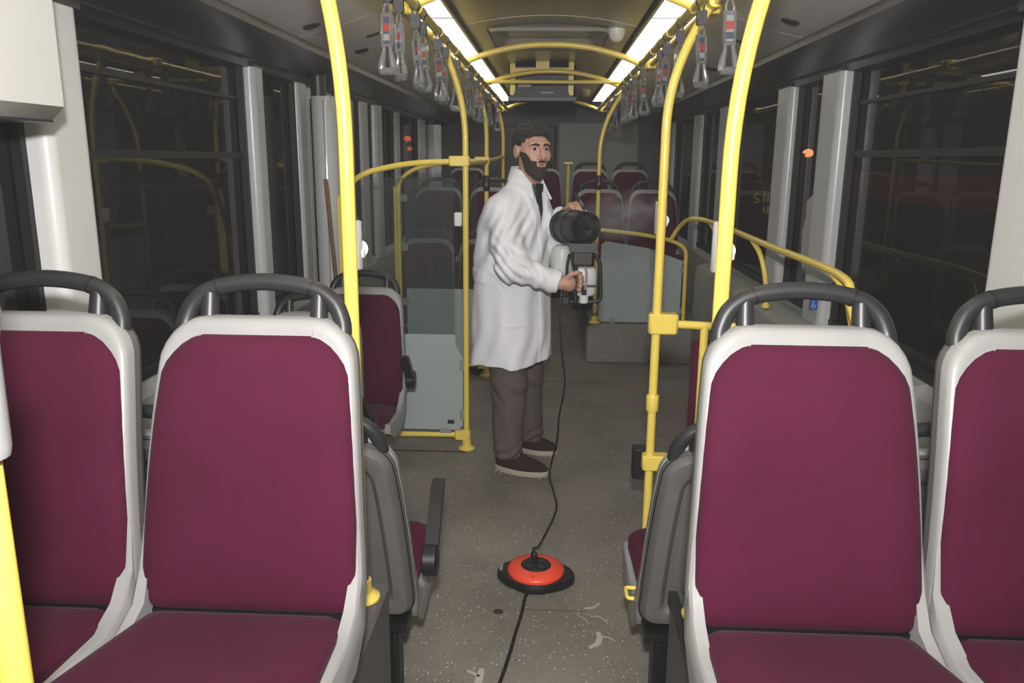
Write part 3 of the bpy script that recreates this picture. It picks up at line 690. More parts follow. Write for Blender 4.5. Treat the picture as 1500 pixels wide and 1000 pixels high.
# ------------------------------------------------------------------ hanging straps
def make_strap(kind):
    root = empty('hanging_strap')
    lp = []
    for k in range(17):
        a = math.radians(-60+300*k/16); lp.append((0, .0*k, 0))
    n = 18; ring = []
    path = [(.020*math.sin(math.radians(a)), .020*math.cos(math.radians(a))) for a in range(-150, 151, 15)]
    path = [(-.006, -.052)]+[(x, z) for x, z in path]+[(.006, -.052)]
    mb = MB(); rings = []
    for i, (x, z) in enumerate(path):
        a, b = path[max(i-1, 0)], path[min(i+1, len(path)-1)]; t = Vector((b[0]-a[0], b[1]-a[1])).normalized(); nx_, nz_ = -t.y, t.x
        rings.append([(x+nx_*.0015, -.011, z+nz_*.0015), (x+nx_*.0015, .011, z+nz_*.0015), (x-nx_*.0015, .011, z-nz_*.0015), (x-nx_*.0015, -.011, z-nz_*.0015)])
    mb.loft(rings).build('strap_loop', M['buckle'], root)
    MB().loft([[(sx*w_, sy*.012, z) for sx, sy in ((-1, -1), (1, -1), (1, 1), (-1, 1))] for w_, z in ((.015, -.036), (.019, -.040), (.0175, -.080), (.013, -.085))]).build('buckle', M['buckle'], root)
    # clear plastic handle: eye, flat body, flared loop
    h = MB().tube(spline([(-.004, 0, -.083), (-.013, 0, -.105), (-.008, 0, -.125), (.008, 0, -.125), (.013, 0, -.105), (.004, 0, -.083)], 4), .004, 8)
    h.box(-.020, -.013, -.010, .010, -.215, -.120, .003).box(.013, .020, -.010, .010, -.215, -.120, .003).box(-.018, .018, -.006, .006, -.128, -.118)
    h.box(-.018, .018, -.007, .007, -.219, -.209)
    for sx in (-1, 1):
        h.tube([(sx*.012, 0, -.212), (sx*.014, 0, -.235), (sx*.021, 0, -.262), (sx*.025, 0, -.285)], [.006, .007, .011, .012], 10)
    h.tube([(-.028, 0, -.285), (-.022, 0, -.293), (.022, 0, -.293), (.028, 0, -.285)], [.009, .013, .013, .009], 10)
    hd = h.build('handle', M['clear'], root)
    lb = MB().box(-.0125, .0125, -.002, .002, -.207, -.130).build('advert_card', M['cardpale' if kind else 'labeldark'], hd, smooth=False)
    for sy in (-1, 1):
        MB().box(-.0125, .0125, *sorted((sy*.002, sy*.0026)), -.172, -.148).build('red_band', M['labelred'], hd, smooth=False)
        MB().box(-.0125, .0125, *sorted((sy*.002, sy*.0026)), -.2, -.18).build('print_band', M['labeldark' if kind else 'cardpale'], hd, smooth=False)
    return root
SP = [make_strap(0), make_strap(1)]
first = [True, True]
def put_strap(i, s, y, rot, swing):
    k = i % 2
    o = SP[k] if first[k] else copy_tree(SP[k]); first[k] = False
    o.location = (s*STX, y, RAILZ); o.rotation_euler = (swing[0], swing[1], 0); o.scale = (.92, .92, .92)
    # the handle twists below its buckle
    for ch in o.children:
        if ch.name.startswith('handle'): ch.rotation_euler = (0, 0, rot)
    for ch in o.children:
        if ch.name.startswith(('buckle', 'strap_loop')): ch.rotation_euler = (0, 0, math.pi/2 if False else 0)
    nm = 'door side' if s < 0 else 'wheelchair side'
    tag(o, 'clear strap handle on the %s rail, %s' % (nm, span_name(y)), 'strap', 'hanging straps, %s, %s' % (nm, span_name(y)))
for i, y in enumerate((2.47, 2.64, 2.95, 3.10, 3.52, 3.78, 4.26, 4.75, 4.95, 5.35, 5.62, 6.35, 7.3)):
    put_strap(i, -1, y, random.uniform(-.9, .5), (random.uniform(-.03, .03), random.uniform(-.05, .05)))
for i, y in enumerate((2.42, 2.86, 3.28, 3.66, 3.86, 4.62, 5.05, 5.3, 5.55, 5.75, 6.5, 7.2)):
    put_strap(i+1, 1, y, random.uniform(-.6, .8), (random.uniform(-.03, .03), random.uniform(-.08, .03)))

# ------------------------------------------------------------------ screens
def screen(name, x_aisle, x_wall, y, label, ztop=1.57, zw=1.40):
    """left glass screen: yellow frame, clear upper pane, frosted lower pane"""
    root = empty(name, (x_aisle, y, 0)); tag(root, label, 'screen')
    X = lambda x: x-x_aisle
    MB().tube(arc_path([(0, 0, ztop-.005), (X(x_aisle-.30), 0, ztop-.015), (X(x_wall+.10), 0, ztop-.07), (X(x_wall), 0, ztop-.16), (X(x_wall), 0, .06)], .16, 8), .0145, 14).build('frame_tube', M['yellow'], root)
    MB().box(X(x_aisle-.085), .022, -.022, .022, ztop-.03, ztop+.022, .008).build('top_clamp', M['yellow'], root)
    MB().tube([(0, 0, .082), (X(x_wall), 0, .075)], .0145, 14).build('bottom_tube', M['yellow'], root)
    MB().box(-.065, .022, -.022, .022, .055, .108, .008).build('bottom_clamp', M['yellow'], root)
    MB().box(X(x_wall)-.03, X(x_wall)-.012, -.012, .012, .3, zw-.02).build('guard_strip', M['yellow'], root)
    MB().box(X(x_wall+.05), -.062, -.003, .003, .655, ztop-.09).build('clear_pane', M['acrylic'], root, smooth=False)
    zt = .65
    poly = [(X(x_wall+.05), .11), (-.045, .11), (-.02, .14), (-.018, .52), (-.055, .59), (-.06, zt), (X(x_wall+.05), zt)]
    MB().loft([[(x, -.003, z) for x, z in poly], [(x, .003, z) for x, z in poly]]).build('frosted_pane', M['frost'], root, smooth=False)
    for z in (.20, .48):
        MB().box(-.035, -.012, -.010, .010, z-.03, z+.03, .004).build('pane_clip', M['greyplastic'], root)
    for z in (.55, .95, 1.3):
        MB().box(X(x_wall)+.01, X(x_wall)+.065, -.010, .010, z-.025, z+.025, .004).build('pane_clip', M['greyplastic'], root)
    MB().box(-.15, -.085, -.011, .011, .092, .118, .004).build('pane_clip', M['greyplastic'], root)
    MB().box(-.105, -.068, -.0042, -.0032, .145, .168).build('pane_label', M['rubber'], root, smooth=False)
    return root
screen('glass_screen', -.443, -1.085, 4.19, 'glass screen with frosted lower half in front of the door, beside the man')
screen('glass_screen', -.457, -1.09, 5.73, 'glass screen with frosted lower half beyond the door, behind the man')
# longitudinal rail joining the two screens' poles and the pole further back
tag(MB().tube([(-.44, 4.19, 1.553), (-.457, 5.73, 1.56), (-.46, 7.75, 1.60)], .0145, 12).build('link_rail', M['yellow']), 'yellow rail linking the screen poles along the aisle', 'rail')
# right screen on the podium
rs = empty('grey_screen', (.362, 6.21, .32)); tag(rs, 'opaque grey-blue screen in a yellow frame on the raised floor', 'screen')
MB().tube(arc_path([(0, 0, .735), (.35, 0, .70), (.58, 0, .655), (.69, 0, .60), (.695, 0, .02)], .14, 8), .0155, 14).build('frame_tube', M['yellow'], rs)
poly = [(.03, .03), (.05, .012), (.655, .012), (.665, .03), (.665, .50), (.40, .595), (.07, .645), (.035, .62)]
MB().loft([[(x, -.004, z) for x, z in poly], [(x, .004, z) for x, z in poly]]).build('screen_panel', M['frost'], rs, smooth=False)
for x, z in ((.02, .45), (.02, .12), (.675, .42), (.675, .10), (.14, .014), (.5, .014)):
    MB().box(x-.022, x+.022, -.010, .010, z-.014, z+.026, .004).build('pane_clip', M['greyplastic'], rs)
# wall handrail of the wheelchair bay
hr = empty('wall_handrail', (1.10, 4.5, 1.16)); tag(hr, 'yellow wall handrail running along the wheelchair bay window', 'handrail')
hp = [(.93, 6.21, .985), (.985, 6.12, 1.10), (1.03, 5.9, 1.165), (1.10, 5.5, 1.17), (1.10, 4.0, 1.165), (1.10, 3.05, 1.16), (1.10, 2.93, 1.08), (1.135, 2.88, .93), (1.165, 2.87, .813)]
MB().tube(spline([rel(hr, p) for p in hp], 6), .0165, 14).build('rail_tube', M['yellow'], hr)
for y in (5.45, 4.28, 3.02):
    MB().tube(spline([rel(hr, p) for p in ((1.10, y+.12, 1.155), (1.12, y+.03, 1.10), (1.145, y, 1.0), (1.16, y, .90), (1.165, y, .812))], 5), .0135, 12).build('rail_bracket', M['yellow'], hr)
    fitting(rel(hr, (1.164, y, .822)), (0, 0, 1), .02, .021, hr, 'bracket_collar')

# black ceiling unit with its yellow bracket
ac = empty('ceiling_unit', (-.08, 6.3, 2.02)); tag(ac, 'black box unit under the ceiling in a yellow bracket with white sticker', 'ceiling unit')
MB().box(-.255, .255, 0, .35, .0, .25, .02).build('unit_body', M['black'], ac)
MB().box(-.26, .26, -.006, .02, -.012, .02, .004).build('unit_lip', M['rubber'], ac)
for x in (-.225, .215):
    MB().loft([[(x-.019, yy, .03), (x+.008 if x < 0 else x+.019, yy, .03), (x+.019, yy, .06), (x+.019, yy, .275), (x-.019, yy, .275), (x-.019, yy, .06)] if x < 0 else
               [(x-.008, yy, .03), (x+.019, yy, .03), (x+.019, yy, .06), (x+.019, yy, .275), (x-.019, yy, .275), (x-.019, yy, .06)] for yy in (-.022, -.004)]).build('bracket_arm', M['yellow'], ac, smooth=False)
MB().box(-.206, .196, -.018, -.002, .185, .225).build('bracket_bar', M['yellow'], ac, smooth=False)
MB().box(-.05, .05, -.020, -.003, .2255, .285).build('bracket_mount', M['yellow'], ac, smooth=False)
stk = MB().box(-.185, -.085, -.0012, .001, .092, .135).build('unit_sticker', M['labelpale'], ac, smooth=False)
for z in (.122, .112): MB().box(-.18, -.09, -.002, -.001, z, z+.004).build('sticker_line', M['rubber'], stk, smooth=False)
MB().box(-.01, .085, -.001, .0, .045, .055).build('unit_mark', M['greyplastic'], ac, smooth=False)

# wooden stick leaning on the column
st = MB().tube([(-1.17, 4.16, .88), (-1.155, 3.93, 1.46)], .011, 10)
st = MB().tube([(-1.205, 4.60, .004), (-1.165, 4.31, .75), (-1.13, 4.03, 1.47)], .0115, 12)
o = st.build('wooden_stick', M['wood']); tag(o, 'brown wooden broom stick leaning beside the glossy door column', 'stick')
# wheelchair sticker and torn sticker remains on the right-hand pillars
st = MB().box(1.225, 1.262, 3.755, 3.7585, .90, .995).build('wheelchair_sticker', M['rubber'], smooth=False); tag(st, 'small blue wheelchair sticker low on the right-hand pillar', 'sticker')
MB().box(1.227, 1.260, 3.753, 3.7555, .902, .948).build('blue_field', M['blue'], st, smooth=False)
MB().ball((1.240, 3.752, .938), .003, 8, 5).build('wheelchair_mark', M['labelpale'], st)
MB().tube([(1.240, 3.752, .934), (1.240, 3.752, .922), (1.249, 3.752, .922), (1.252, 3.752, .912)], .0015, 6).build('wheelchair_mark', M['labelpale'], st)
MB().tube([(1.243+.008*math.cos(a), 3.752, .917+.008*math.sin(a)) for a in np.linspace(2, 6.3, 10)], .0013, 6).build('wheelchair_mark', M['labelpale'], st)
pts = [(4.06, 1.06), (4.14, 1.02), (4.30, 1.00), (4.36, 1.06), (4.37, 1.22), (4.33, 1.30), (4.35, 1.37), (4.26, 1.41), (4.22, 1.33), (4.15, 1.42), (4.06, 1.38)]
tag(MB().loft([[(GR-.003, y, z) for y, z in pts], [(GR-.001, y, z) for y, z in pts]]).build('torn_sticker', M['stickerremains'], smooth=False), 'torn grey sticker remains on the narrow window between two pillars', 'sticker')

# ------------------------------------------------------------------ cable reel and cable
rl = empty('cable_reel', (-.03, 2.79, 0)); tag(rl, 'orange-red cable reel with black base and socket plate on the floor', 'cable reel')
rl.rotation_euler = (0, 0, math.radians(-6))
def reel_ring(k_, z, e=0):
    pts = []
    for i in range(48):
        a = 2*math.pi*i/48; c_, s_ = math.cos(a), math.sin(a)
        rr_ = .118
        x, y = rr_*c_, rr_*s_
        if abs(c_) > .55: x *= 1+.27*((abs(c_)-.55)/.45)
        pts.append((x*k_, y*k_, z))
    return pts
MB().loft([reel_ring(.95, .002), reel_ring(1, .01), reel_ring(1, .026), reel_ring(.97, .036), reel_ring(.8, .042)]).build('reel_base', M['black'], rl)
MB().lathe([(.108, .036), (.110, .046), (.106, .054), (.090, .062), (.062, .067), (.058, .064)], n=40).build('reel_drum', M['red'], rl)
sp_ = MB().lathe([(.0575, .055), (.0575, .066), (.054, .069)], n=32).build('socket_plate', M['black'], rl)
for a in (45, 135, 225, 315):
    cx_, cy_ = .03*math.cos(math.radians(a)), .03*math.sin(math.radians(a))
    MB().lathe([(.0185, .067), (.0185, .073), (.016, .074), (.016, .070)], (cx_, cy_, 0), n=18).build('socket', M['rubber'], sp_)
    for dx in (-.006, .006):
        MB().lathe([(.0022, .073), (.0022, .0755)], (cx_+dx, cy_, 0), n=8).build('socket_pin', M['steel'], sp_)
MB().box(-.005, -.003, -.092, -.080, .0595, .0635).build('drum_mark', M['labelred'], rl, smooth=False); MB().box(.003, .005, -.092, -.080, .0595, .0635).build('drum_mark', M['labelred'], rl, smooth=False)
MB().box(-.005, .005, -.094, -.092, .0585, .0625).build('drum_mark', M['labelred'], rl, smooth=False)
for x in (-.132,):
    MB().tube([(x, -.02, .036), (x-.004, .0, .042), (x, .02, .036)], .006, 8).build('carry_grip', M['greyplastic'], rl)
MB().lathe([(.0135, .072), (.0135, .09), (.009, .098)], (-.012, .035, 0), n=14).build('plug', M['black'], rl)
cb = MB().tube(spline([(-.043, 2.826, .097), (-.039, 2.85, .103), (-.025, 2.96, .05), (-.005, 3.12, .008), (.035, 3.30, .007), (.055, 3.45, .007), (.04, 3.62, .007), (.02, 3.80, .008), (.028, 3.86, .05), (.055, 3.82, .20), (.062, 3.78, .34), (.085, 3.74, .52), (.062, 3.72, .72), (.052, 3.71, .90), (.06, 3.72, .98)], 7), .0048, 8).build('power_cable', M['black'])
tag(cb, 'black power cable from the fogging machine down to the cable reel', 'cable')
cb = MB().tube(spline([(-.045, 2.69, .012), (-.065, 2.66, .006), (-.075, 2.55, .006), (-.092, 2.42, .006), (-.108, 2.29, .006), (-.128, 2.16, .006), (-.16, 2.0, .006), (-.17, 1.7, .006)], 7), .006, 8).build('supply_cable', M['black'])
tag(cb, 'black supply cable running from the reel along the floor toward the front', 'cable')

# ------------------------------------------------------------------ the man: implicit surfaces meshed with surface nets
class Field:
    def __init__(s, lo, hi, h):
        s.lo = np.array(lo, float); s.h = h; s.n = np.ceil((np.array(hi)-s.lo)/h).astype(int)+1
        s.D = np.full(tuple(s.n), .2, np.float32)
    def region(s, a, b):
        i0 = np.clip(np.floor((np.array(a)-s.lo)/s.h).astype(int), 0, s.n-1); i1 = np.clip(np.ceil((np.array(b)-s.lo)/s.h).astype(int)+1, 1, s.n)
        sl = tuple(slice(p, q) for p, q in zip(i0, i1))
        ax = [s.lo[k]+s.h*np.arange(i0[k], i1[k]) for k in range(3)]
        return sl, np.stack(np.meshgrid(*ax, indexing='ij'), -1).astype(np.float32)
    def put(s, fn, a, b, k=.02, op='add', pad=.05):
        sl, P = s.region(np.minimum(a, b)-pad, np.maximum(a, b)+pad)
        if P.size == 0: return
        d = fn(P); A = s.D[sl]
        if op == 'add':
            hh = np.maximum(k-np.abs(A-d), 0)/k; s.D[sl] = np.minimum(A, d)-hh*hh*k*.25
        else:
            d = -d; hh = np.maximum(k-np.abs(A-d), 0)/k; s.D[sl] = np.maximum(A, d)+hh*hh*k*.25
    def cone(s, p0, r0, p1, r1, k=.02, op='add'):
        p0 = np.array(p0, np.float32); p1 = np.array(p1, np.float32); ba = p1-p0; L2 = float(ba@ba)+1e-9
        def fn(P):
            pa = P-p0; t = np.clip((pa@ba)/L2, 0, 1); return np.linalg.norm(pa-t[..., None]*ba, axis=-1)-(r0+(r1-r0)*t)
        m = max(r0, r1); s.put(fn, np.minimum(p0, p1)-m, np.maximum(p0, p1)+m, k, op)
    def chain(s, pts, rs, k=.02, op='add'):
        for i in range(len(pts)-1): s.cone(pts[i], rs[i], pts[i+1], rs[i+1], k, op)
    def ell(s, c, r_, R=None, k=.02, op='add'):
        c = np.array(c, np.float32); r_ = np.array(r_, np.float32); R = np.eye(3, dtype=np.float32) if R is None else np.array(R, np.float32)
        def fn(P):
            q = (P-c)@R; k0 = np.linalg.norm(q/r_, axis=-1); k1 = np.linalg.norm(q/(r_*r_), axis=-1)+1e-6; return k0*(k0-1)/k1
        m = float(r_.max()); s.put(fn, c-m, c+m, k, op)
    def mesh(s, name, m, parent=None, smooth_iter=0):
        D = s.D; sg = D < 0; nx, ny, nz = D.shape
        acc = np.zeros((nx-1, ny-1, nz-1, 3), np.float32); cnt = np.zeros((nx-1, ny-1, nz-1), np.float32)
        for ax in range(3):
            others = [a for a in range(3) if a != ax]
            for o1 in (0, 1):
                for o2 in (0, 1):
                    sa = [0, 0, 0]; sa[others[0]] = o1; sa[others[1]] = o2; sb = list(sa); sb[ax] = 1
                    A = D[sa[0]:nx-1+sa[0], sa[1]:ny-1+sa[1], sa[2]:nz-1+sa[2]]; B = D[sb[0]:nx-1+sb[0], sb[1]:ny-1+sb[1], sb[2]:nz-1+sb[2]]
                    c = (A < 0) != (B < 0); t = np.where(c, A/(A-B+1e-12), 0)
                    cnt += c
                    for kx in range(3):
                        acc[..., kx] += np.where(c, t if kx == ax else sa[kx], 0)
        cells = cnt > 0; idx = np.full(cells.shape, -1, np.int64); ii = np.argwhere(cells); idx[cells] = np.arange(len(ii))
        V = (ii+acc[cells]/cnt[cells][:, None])*s.h+s.lo
        F_ = []
        for ax in range(3):
            o1, o2 = [(1, 2), (2, 0), (0, 1)][ax]
            sl0 = [slice(None)]*3; sl1 = [slice(None)]*3; sl0[ax] = slice(0, -1); sl1[ax] = slice(1, None)
            a = sg[tuple(sl0)]; b = sg[tuple(sl1)]; e = np.argwhere(a != b)
            e = e[(e[:, o1] > 0) & (e[:, o2] > 0) & (e[:, o1] < D.shape[o1]-1) & (e[:, o2] < D.shape[o2]-1)]
            flip = a[tuple(e.T)]
            def cell(d1, d2):
                q = e.copy(); q[:, o1] += d1; q[:, o2] += d2; return idx[tuple(q.T)]
            q = np.stack([cell(-1, -1), cell(0, -1), cell(0, 0), cell(-1, 0)], 1)
            q[~flip] = q[~flip][:, ::-1]; F_.append(q)
        F_ = np.concatenate(F_); F_ = F_[(F_ >= 0).all(1)]
        me = bpy.data.meshes.new(name); me.from_pydata(V.tolist(), [], F_.tolist()); me.update()
        me.polygons.foreach_set('use_smooth', np.ones(len(me.polygons), bool)); me.materials.append(m)
        o = bpy.data.objects.new(name, me); COL.objects.link(o)
        if smooth_iter:
            md = o.modifiers.new('smooth', 'SMOOTH'); md.factor = .5; md.iterations = smooth_iter
        if parent: o.parent = parent; o.location = -Vector(parent.location)
        return o

man = empty('person', (-.15, 3.98, 0)); tag(man, 'bearded man in a white lab coat and brown trousers holding a fogging machine', 'person')
aF = math.radians(30)                                   # torso heading: +X turned a little towards the camera
fw_ = np.array([math.cos(aF), -math.sin(aF), 0]); rt_ = np.array([-math.sin(aF), -math.cos(aF), 0])
TC = np.array([-.175, 3.97, 0])
def T(f_, r_, z): return TC+fw_*f_+rt_*r_+np.array([0, 0, z])
def column(table):
    Z = np.array([t[0] for t in table]); C = np.array([t[1] for t in table]); RF = np.array([t[2] for t in table]); RR = np.array([t[3] for t in table])
    def fn(P):
        z = P[..., 2]; q = P-TC.astype(np.float32); u_ = q@fw_.astype(np.float32); v_ = q@rt_.astype(np.float32)
        cf = np.interp(z, Z, C); rf = np.interp(z, Z, RF); rr_ = np.interp(z, Z, RR)
        e = (np.abs((u_-cf)/rf)**2.2+np.abs(v_/rr_)**2.2)**(1/2.2)
        d = (e-1)*np.minimum(rf, rr_)
        return np.maximum(d, np.maximum(Z[0]-z, z-Z[-1]))
    return fn
SHR, ELR, WRR = T(.028, .162, 1.345), np.array([-.180, 3.70, 1.095]), np.array([.055, 3.665, 1.022])
SHL, ELL, WRL = T(.015, -.165, 1.345), np.array([.005, 4.03, 1.16]), np.array([.075, 3.90, 1.325])
HIPR, HIPL = T(-.01, .085, .88), T(-.01, -.085, .88)
KNR, KNL = np.array([-.195, 3.90, .47]), np.array([-.115, 4.10, .47])
ANR, ANL = np.array([-.195, 3.885, .10]), np.array([-.090, 4.16, .10])

# --- head frame: looks to the right and towards the camera
HA = math.radians(27); HT = math.radians(4)
hf = np.array([math.sin(HA), -math.cos(HA), -.02]); hf /= np.linalg.norm(hf)      # face forward
hr_ = np.cross(hf, [0, 0, 1]); hr_ /= np.linalg.norm(hr_); hu = np.cross(hr_, hf)      # his left is +hr_? (x of the head)
HC = np.array([-.092, 3.90, 1.617]); HR = np.stack([hr_, hf, hu], 1)
def Hp(x, y, z): return HC+HR@np.array([x, y, z])
def head_prims(f, grow=0):
    g = grow
    f.ell(Hp(0, -.014, .036), (.077+g, .096+g, .086+g), HR, .02)
    f.ell(Hp(0, .030, -.030), (.062+g, .068+g, .088+g), HR, .03)
    f.ell(Hp(0, .032, -.078), (.046+g, .054+g, .038+g), HR, .03)
    f.ell(Hp(0, .074, -.106), (.024+g, .020+g, .018+g), HR, .03)
    for sx in (-1, 1):
        f.ell(Hp(sx*.040, .058, -.028), (.026+g, .030+g, .030+g), HR, .025)          # cheeks
        f.cone(Hp(sx*.012, .089, .034), .011+g, Hp(sx*.045, .074, .034), .010+g, .015)   # brow
    f.cone(Hp(0, .095, .018), .0085+g, Hp(0, .121, -.026), .0130+g, .010)
    for sx in (-1, 1): f.ell(Hp(sx*.014, .101, -.030), (.009+g, .012+g, .008+g), HR, .008)
    f.ell(Hp(0, .088, -.055), (.028+g, .014+g, .020+g), HR, .02)
h_ = .0042
body = Field((-.46, 3.52, -.01), (.23, 4.36, 1.78), h_)
head_prims(body)
for sx in (-1, 1):
    body.ell(Hp(sx*.030, .105, .012), (.019, .018, .012), HR, .012, 'sub')
    body.ell(Hp(sx*.031, .078, .011), (.0155, .0135, .0135), HR, .006)                # lids
    body.ell(Hp(sx*.031, .096, .0088), (.0125, .0105, .0021), HR, .003, 'sub')        # lid opening
    body.ell(Hp(sx*.080, -.012, -.002), (.010, .022, .034), HR, .010)                 # ears
    body.ell(Hp(sx*.090, -.006, .004), (.006, .010, .018), HR, .006, 'sub')
body.cone(Hp(-.020, .098, -.052), .0045, Hp(.020, .098, -.052), .0045, .008)
body.cone(Hp(-.016, .098, -.064), .0055, Hp(.016, .098, -.064), .0055, .008)
body.cone(Hp(0, -.012, -.06), .056, T(.055, 0, 1.42), .058, .03)                      # neck
body.put(column([(.80, 0, .10, .15), (.95, 0, .105, .15), (1.08, 0, .10, .14), (1.25, 0, .11, .16), (1.35, .01, .095, .16), (1.43, .04, .06, .09), (1.46, .05, .05, .06)]), TC+[-.3, -.3, .8], TC+[.3, .3, 1.5], .03, 'add', .05)
body.chain([SHR, ELR, WRR], [.055, .043, .028], .03); body.chain([SHL, ELL, WRL], [.055, .043, .028], .03)
body.chain([HIPR, KNR, ANR], [.085, .055, .04], .03); body.chain([HIPL, KNL, ANL], [.085, .055, .04], .03)
for A_, toe in ((ANR, np.array([-.075, 3.845, .042])), (ANL, np.array([-.01, 4.142, .042]))):
    body.cone(A_+np.array([0, 0, -.045]), .030, toe, .020, .02)
# right hand: a fist around the machine's upright grip (axis about x=.118, y=3.655)
GX, GY = .122, 3.690
W0 = WRR+np.array([.012, 0, 0])
body.cone(WRR, .028, np.array([.085, 3.662, 1.020]), .026, .02)
body.ell((.094, 3.664, 1.020), (.030, .017, .038), None, .015)
for i, (dz, L, rr) in enumerate(((.031, .95, .0093), (.011, 1.0, .0095), (-.009, .95, .0092), (-.028, .8, .0082))):
    z = 1.020+dz
    kn = np.array([.112, 3.752, z]); a = np.array([.112+.033*L, 3.656, z-.002]); b = np.array([.116+.036*L, 3.682, z-.004]); c = np.array([.128, 3.712, z-.004])
    body.chain([np.array([.090, 3.660, z*.5+.5*1.02]), kn, a, b, c], [.011, rr*1.12, rr, rr*.95, rr*.85], .006)
body.chain([np.array([.080, 3.650, 1.045]), np.array([.100, 3.640, 1.066]), np.array([.126, 3.650, 1.072]), np.array([.145, 3.668, 1.066])], [.013, .0115, .0105, .0088], .006)
# left hand: closed over the lever above the nozzle
body.cone(WRL, .026, np.array([.090, 3.875, 1.345]), .024, .02)
body.ell((.097, 3.862, 1.352), (.022, .030, .030), None, .015)
for i, (dx, dz, L, rr) in enumerate(((.030, .020, .95, .0092), (.022, .004, 1.0, .0092), (.016, -.012, .95, .009), (.010, -.026, .85, .0082))):
    kn = np.array([.100+dx*.6, 3.842-.004*i, 1.356+dz]); a = np.array([.104+dx, 3.822, 1.352+dz]); b = np.array([.122+dx, 3.820, 1.334+dz]); c = np.array([.135+dx*.8, 3.840, 1.330+dz])
    body.chain([np.array([.097, 3.865, 1.352+dz*.6]), kn, a, b, c], [.011, rr*1.12, rr, rr*.92, rr*.85], .006)
body.chain([np.array([.082, 3.868, 1.345]), np.array([.080, 3.838, 1.360]), np.array([.094, 3.818, 1.366]), np.array([.108, 3.808, 1.352])], [.013, .0112, .0105, .009], .006)
ob = body.mesh('body', M['skin'], man, 1)

# --- eyes, lips, brows
for sx in (-1, 1):
    e = MB().ball((0, 0, 0), .0125, 16, 12).build('eye', M['eyewhite'], man); e.location = Vector(Hp(sx*.031, .0800, .0105))-Vector(man.location)
    ir = MB().ball((0, 0, 0), (.0074, .0030, .0074), 14, 8).build('iris', M['iris'], e)
    gz = Vector(hf)+Vector(hr_)*.12; ir.location = gz.normalized()*.0112; ir.rotation_euler = (0, 0, HA)
    br = MB().tube([Vector(Hp(sx*.011, .1000, .0265))-Vector(man.location), Vector(Hp(sx*.028, .0960, .0320))-Vector(man.location), Vector(Hp(sx*.049, .0825, .0265))-Vector(man.location)], [.0048, .0056, .0024], 8).build('eyebrow', M['hair'], man)
lip = MB().tube([Vector(Hp(x, y, z))-Vector(man.location) for x, y, z in ((-.021, .0965, -.0585), (-.008, .1040, -.0600), (.008, .1040, -.0600), (.021, .0965, -.0585))], [.002, .0052, .0052, .002], 8).build('lips', M['lip'], man)

# --- hair and beard as shells over the same head
hb_ = Field(Hp(0, 0, 0)-.20, Hp(0, 0, 0)+.20, .0034)
hb_.ell(Hp(0, -.020, .046), (.085, .104, .091), HR, .02)
hb_.ell(Hp(0, .040, .088), (.052, .045, .036), HR, .03)
def hairmask(P):
    q = (P-HC.astype(np.float32))@HR.astype(np.float32); x, y, z = q[..., 0], q[..., 1], q[..., 2]
    line = .068-.05*np.clip(np.abs(x)/.075, 0, 1)**4          # fringe height
    front = np.minimum(line-z, y-.028)                        # face opening below the fringe
    low = np.minimum(-.048-z+np.clip(-y, 0, .06)*.6*0, 1)      # below the nape
    side = np.minimum(np.minimum(.020-z, y+.035), 1)          # in front of and around the ears
    return -np.maximum(np.maximum(front, low), side)
hb_.put(hairmask, HC-.2, HC+.2, .006, 'sub')
G = hb_.region(HC-.22, HC+.22)[1]; q = (G-HC)@HR
hb_.D += (.0060*np.sin(q[..., 0]*210+3*np.sin(q[..., 2]*130))*np.sin(q[..., 1]*190+2*np.sin(q[..., 0]*150))*np.sin(q[..., 2]*170+1)).astype(np.float32)[:hb_.D.shape[0], :hb_.D.shape[1], :hb_.D.shape[2]]
hb_.mesh('hair', M['hair'], man, 0)
bd = Field(Hp(0, 0, 0)-.20, Hp(0, 0, 0)+.20, .0034)
head_prims(bd, .0016)
bd.ell(Hp(0, .070, -.106), (.028, .027, .022), HR, .02)
def beardmask(P):
    q = (P-HC.astype(np.float32))@HR.astype(np.float32); x, y, z = q[..., 0], q[..., 1], q[..., 2]; ax = np.abs(x)
    top = -.043+np.clip((ax-.046)/.026, 0, 1)*.048            # jaw line climbs to the sideburns
    m = z-top
    m = np.maximum(m, -.008-y)                                                       # nothing behind the ears
    lips = .0080-np.sqrt((ax*.5)**2+(z+.0605)**2)                                     # gap for the mouth
    lips = np.where(y > .05, lips, -1)
    m = np.maximum(m, lips)
    under = np.minimum(np.minimum(ax-.006, .021-ax), np.minimum(-.070-z, z+.086))        # bare patches beside the chin tuft
    return m
bd.put(lambda P: -beardmask(P), HC-.2, HC+.2, .004, 'sub')
bd.mesh('beard', M['beard'], man, 1)
MB().tube([Vector(Hp(x, y, z))-Vector(man.location) for x, y, z in ((-.029, .087, -.062), (-.022, .0955, -.0530), (-.010, .1030, -.0475), (0, .1045, -.0465), (.010, .1030, -.0475), (.022, .0955, -.0530), (.029, .087, -.062))], [.004, .0058, .0066, .0058, .0066, .0058, .004], 8).build('moustache', M['beard'], man)

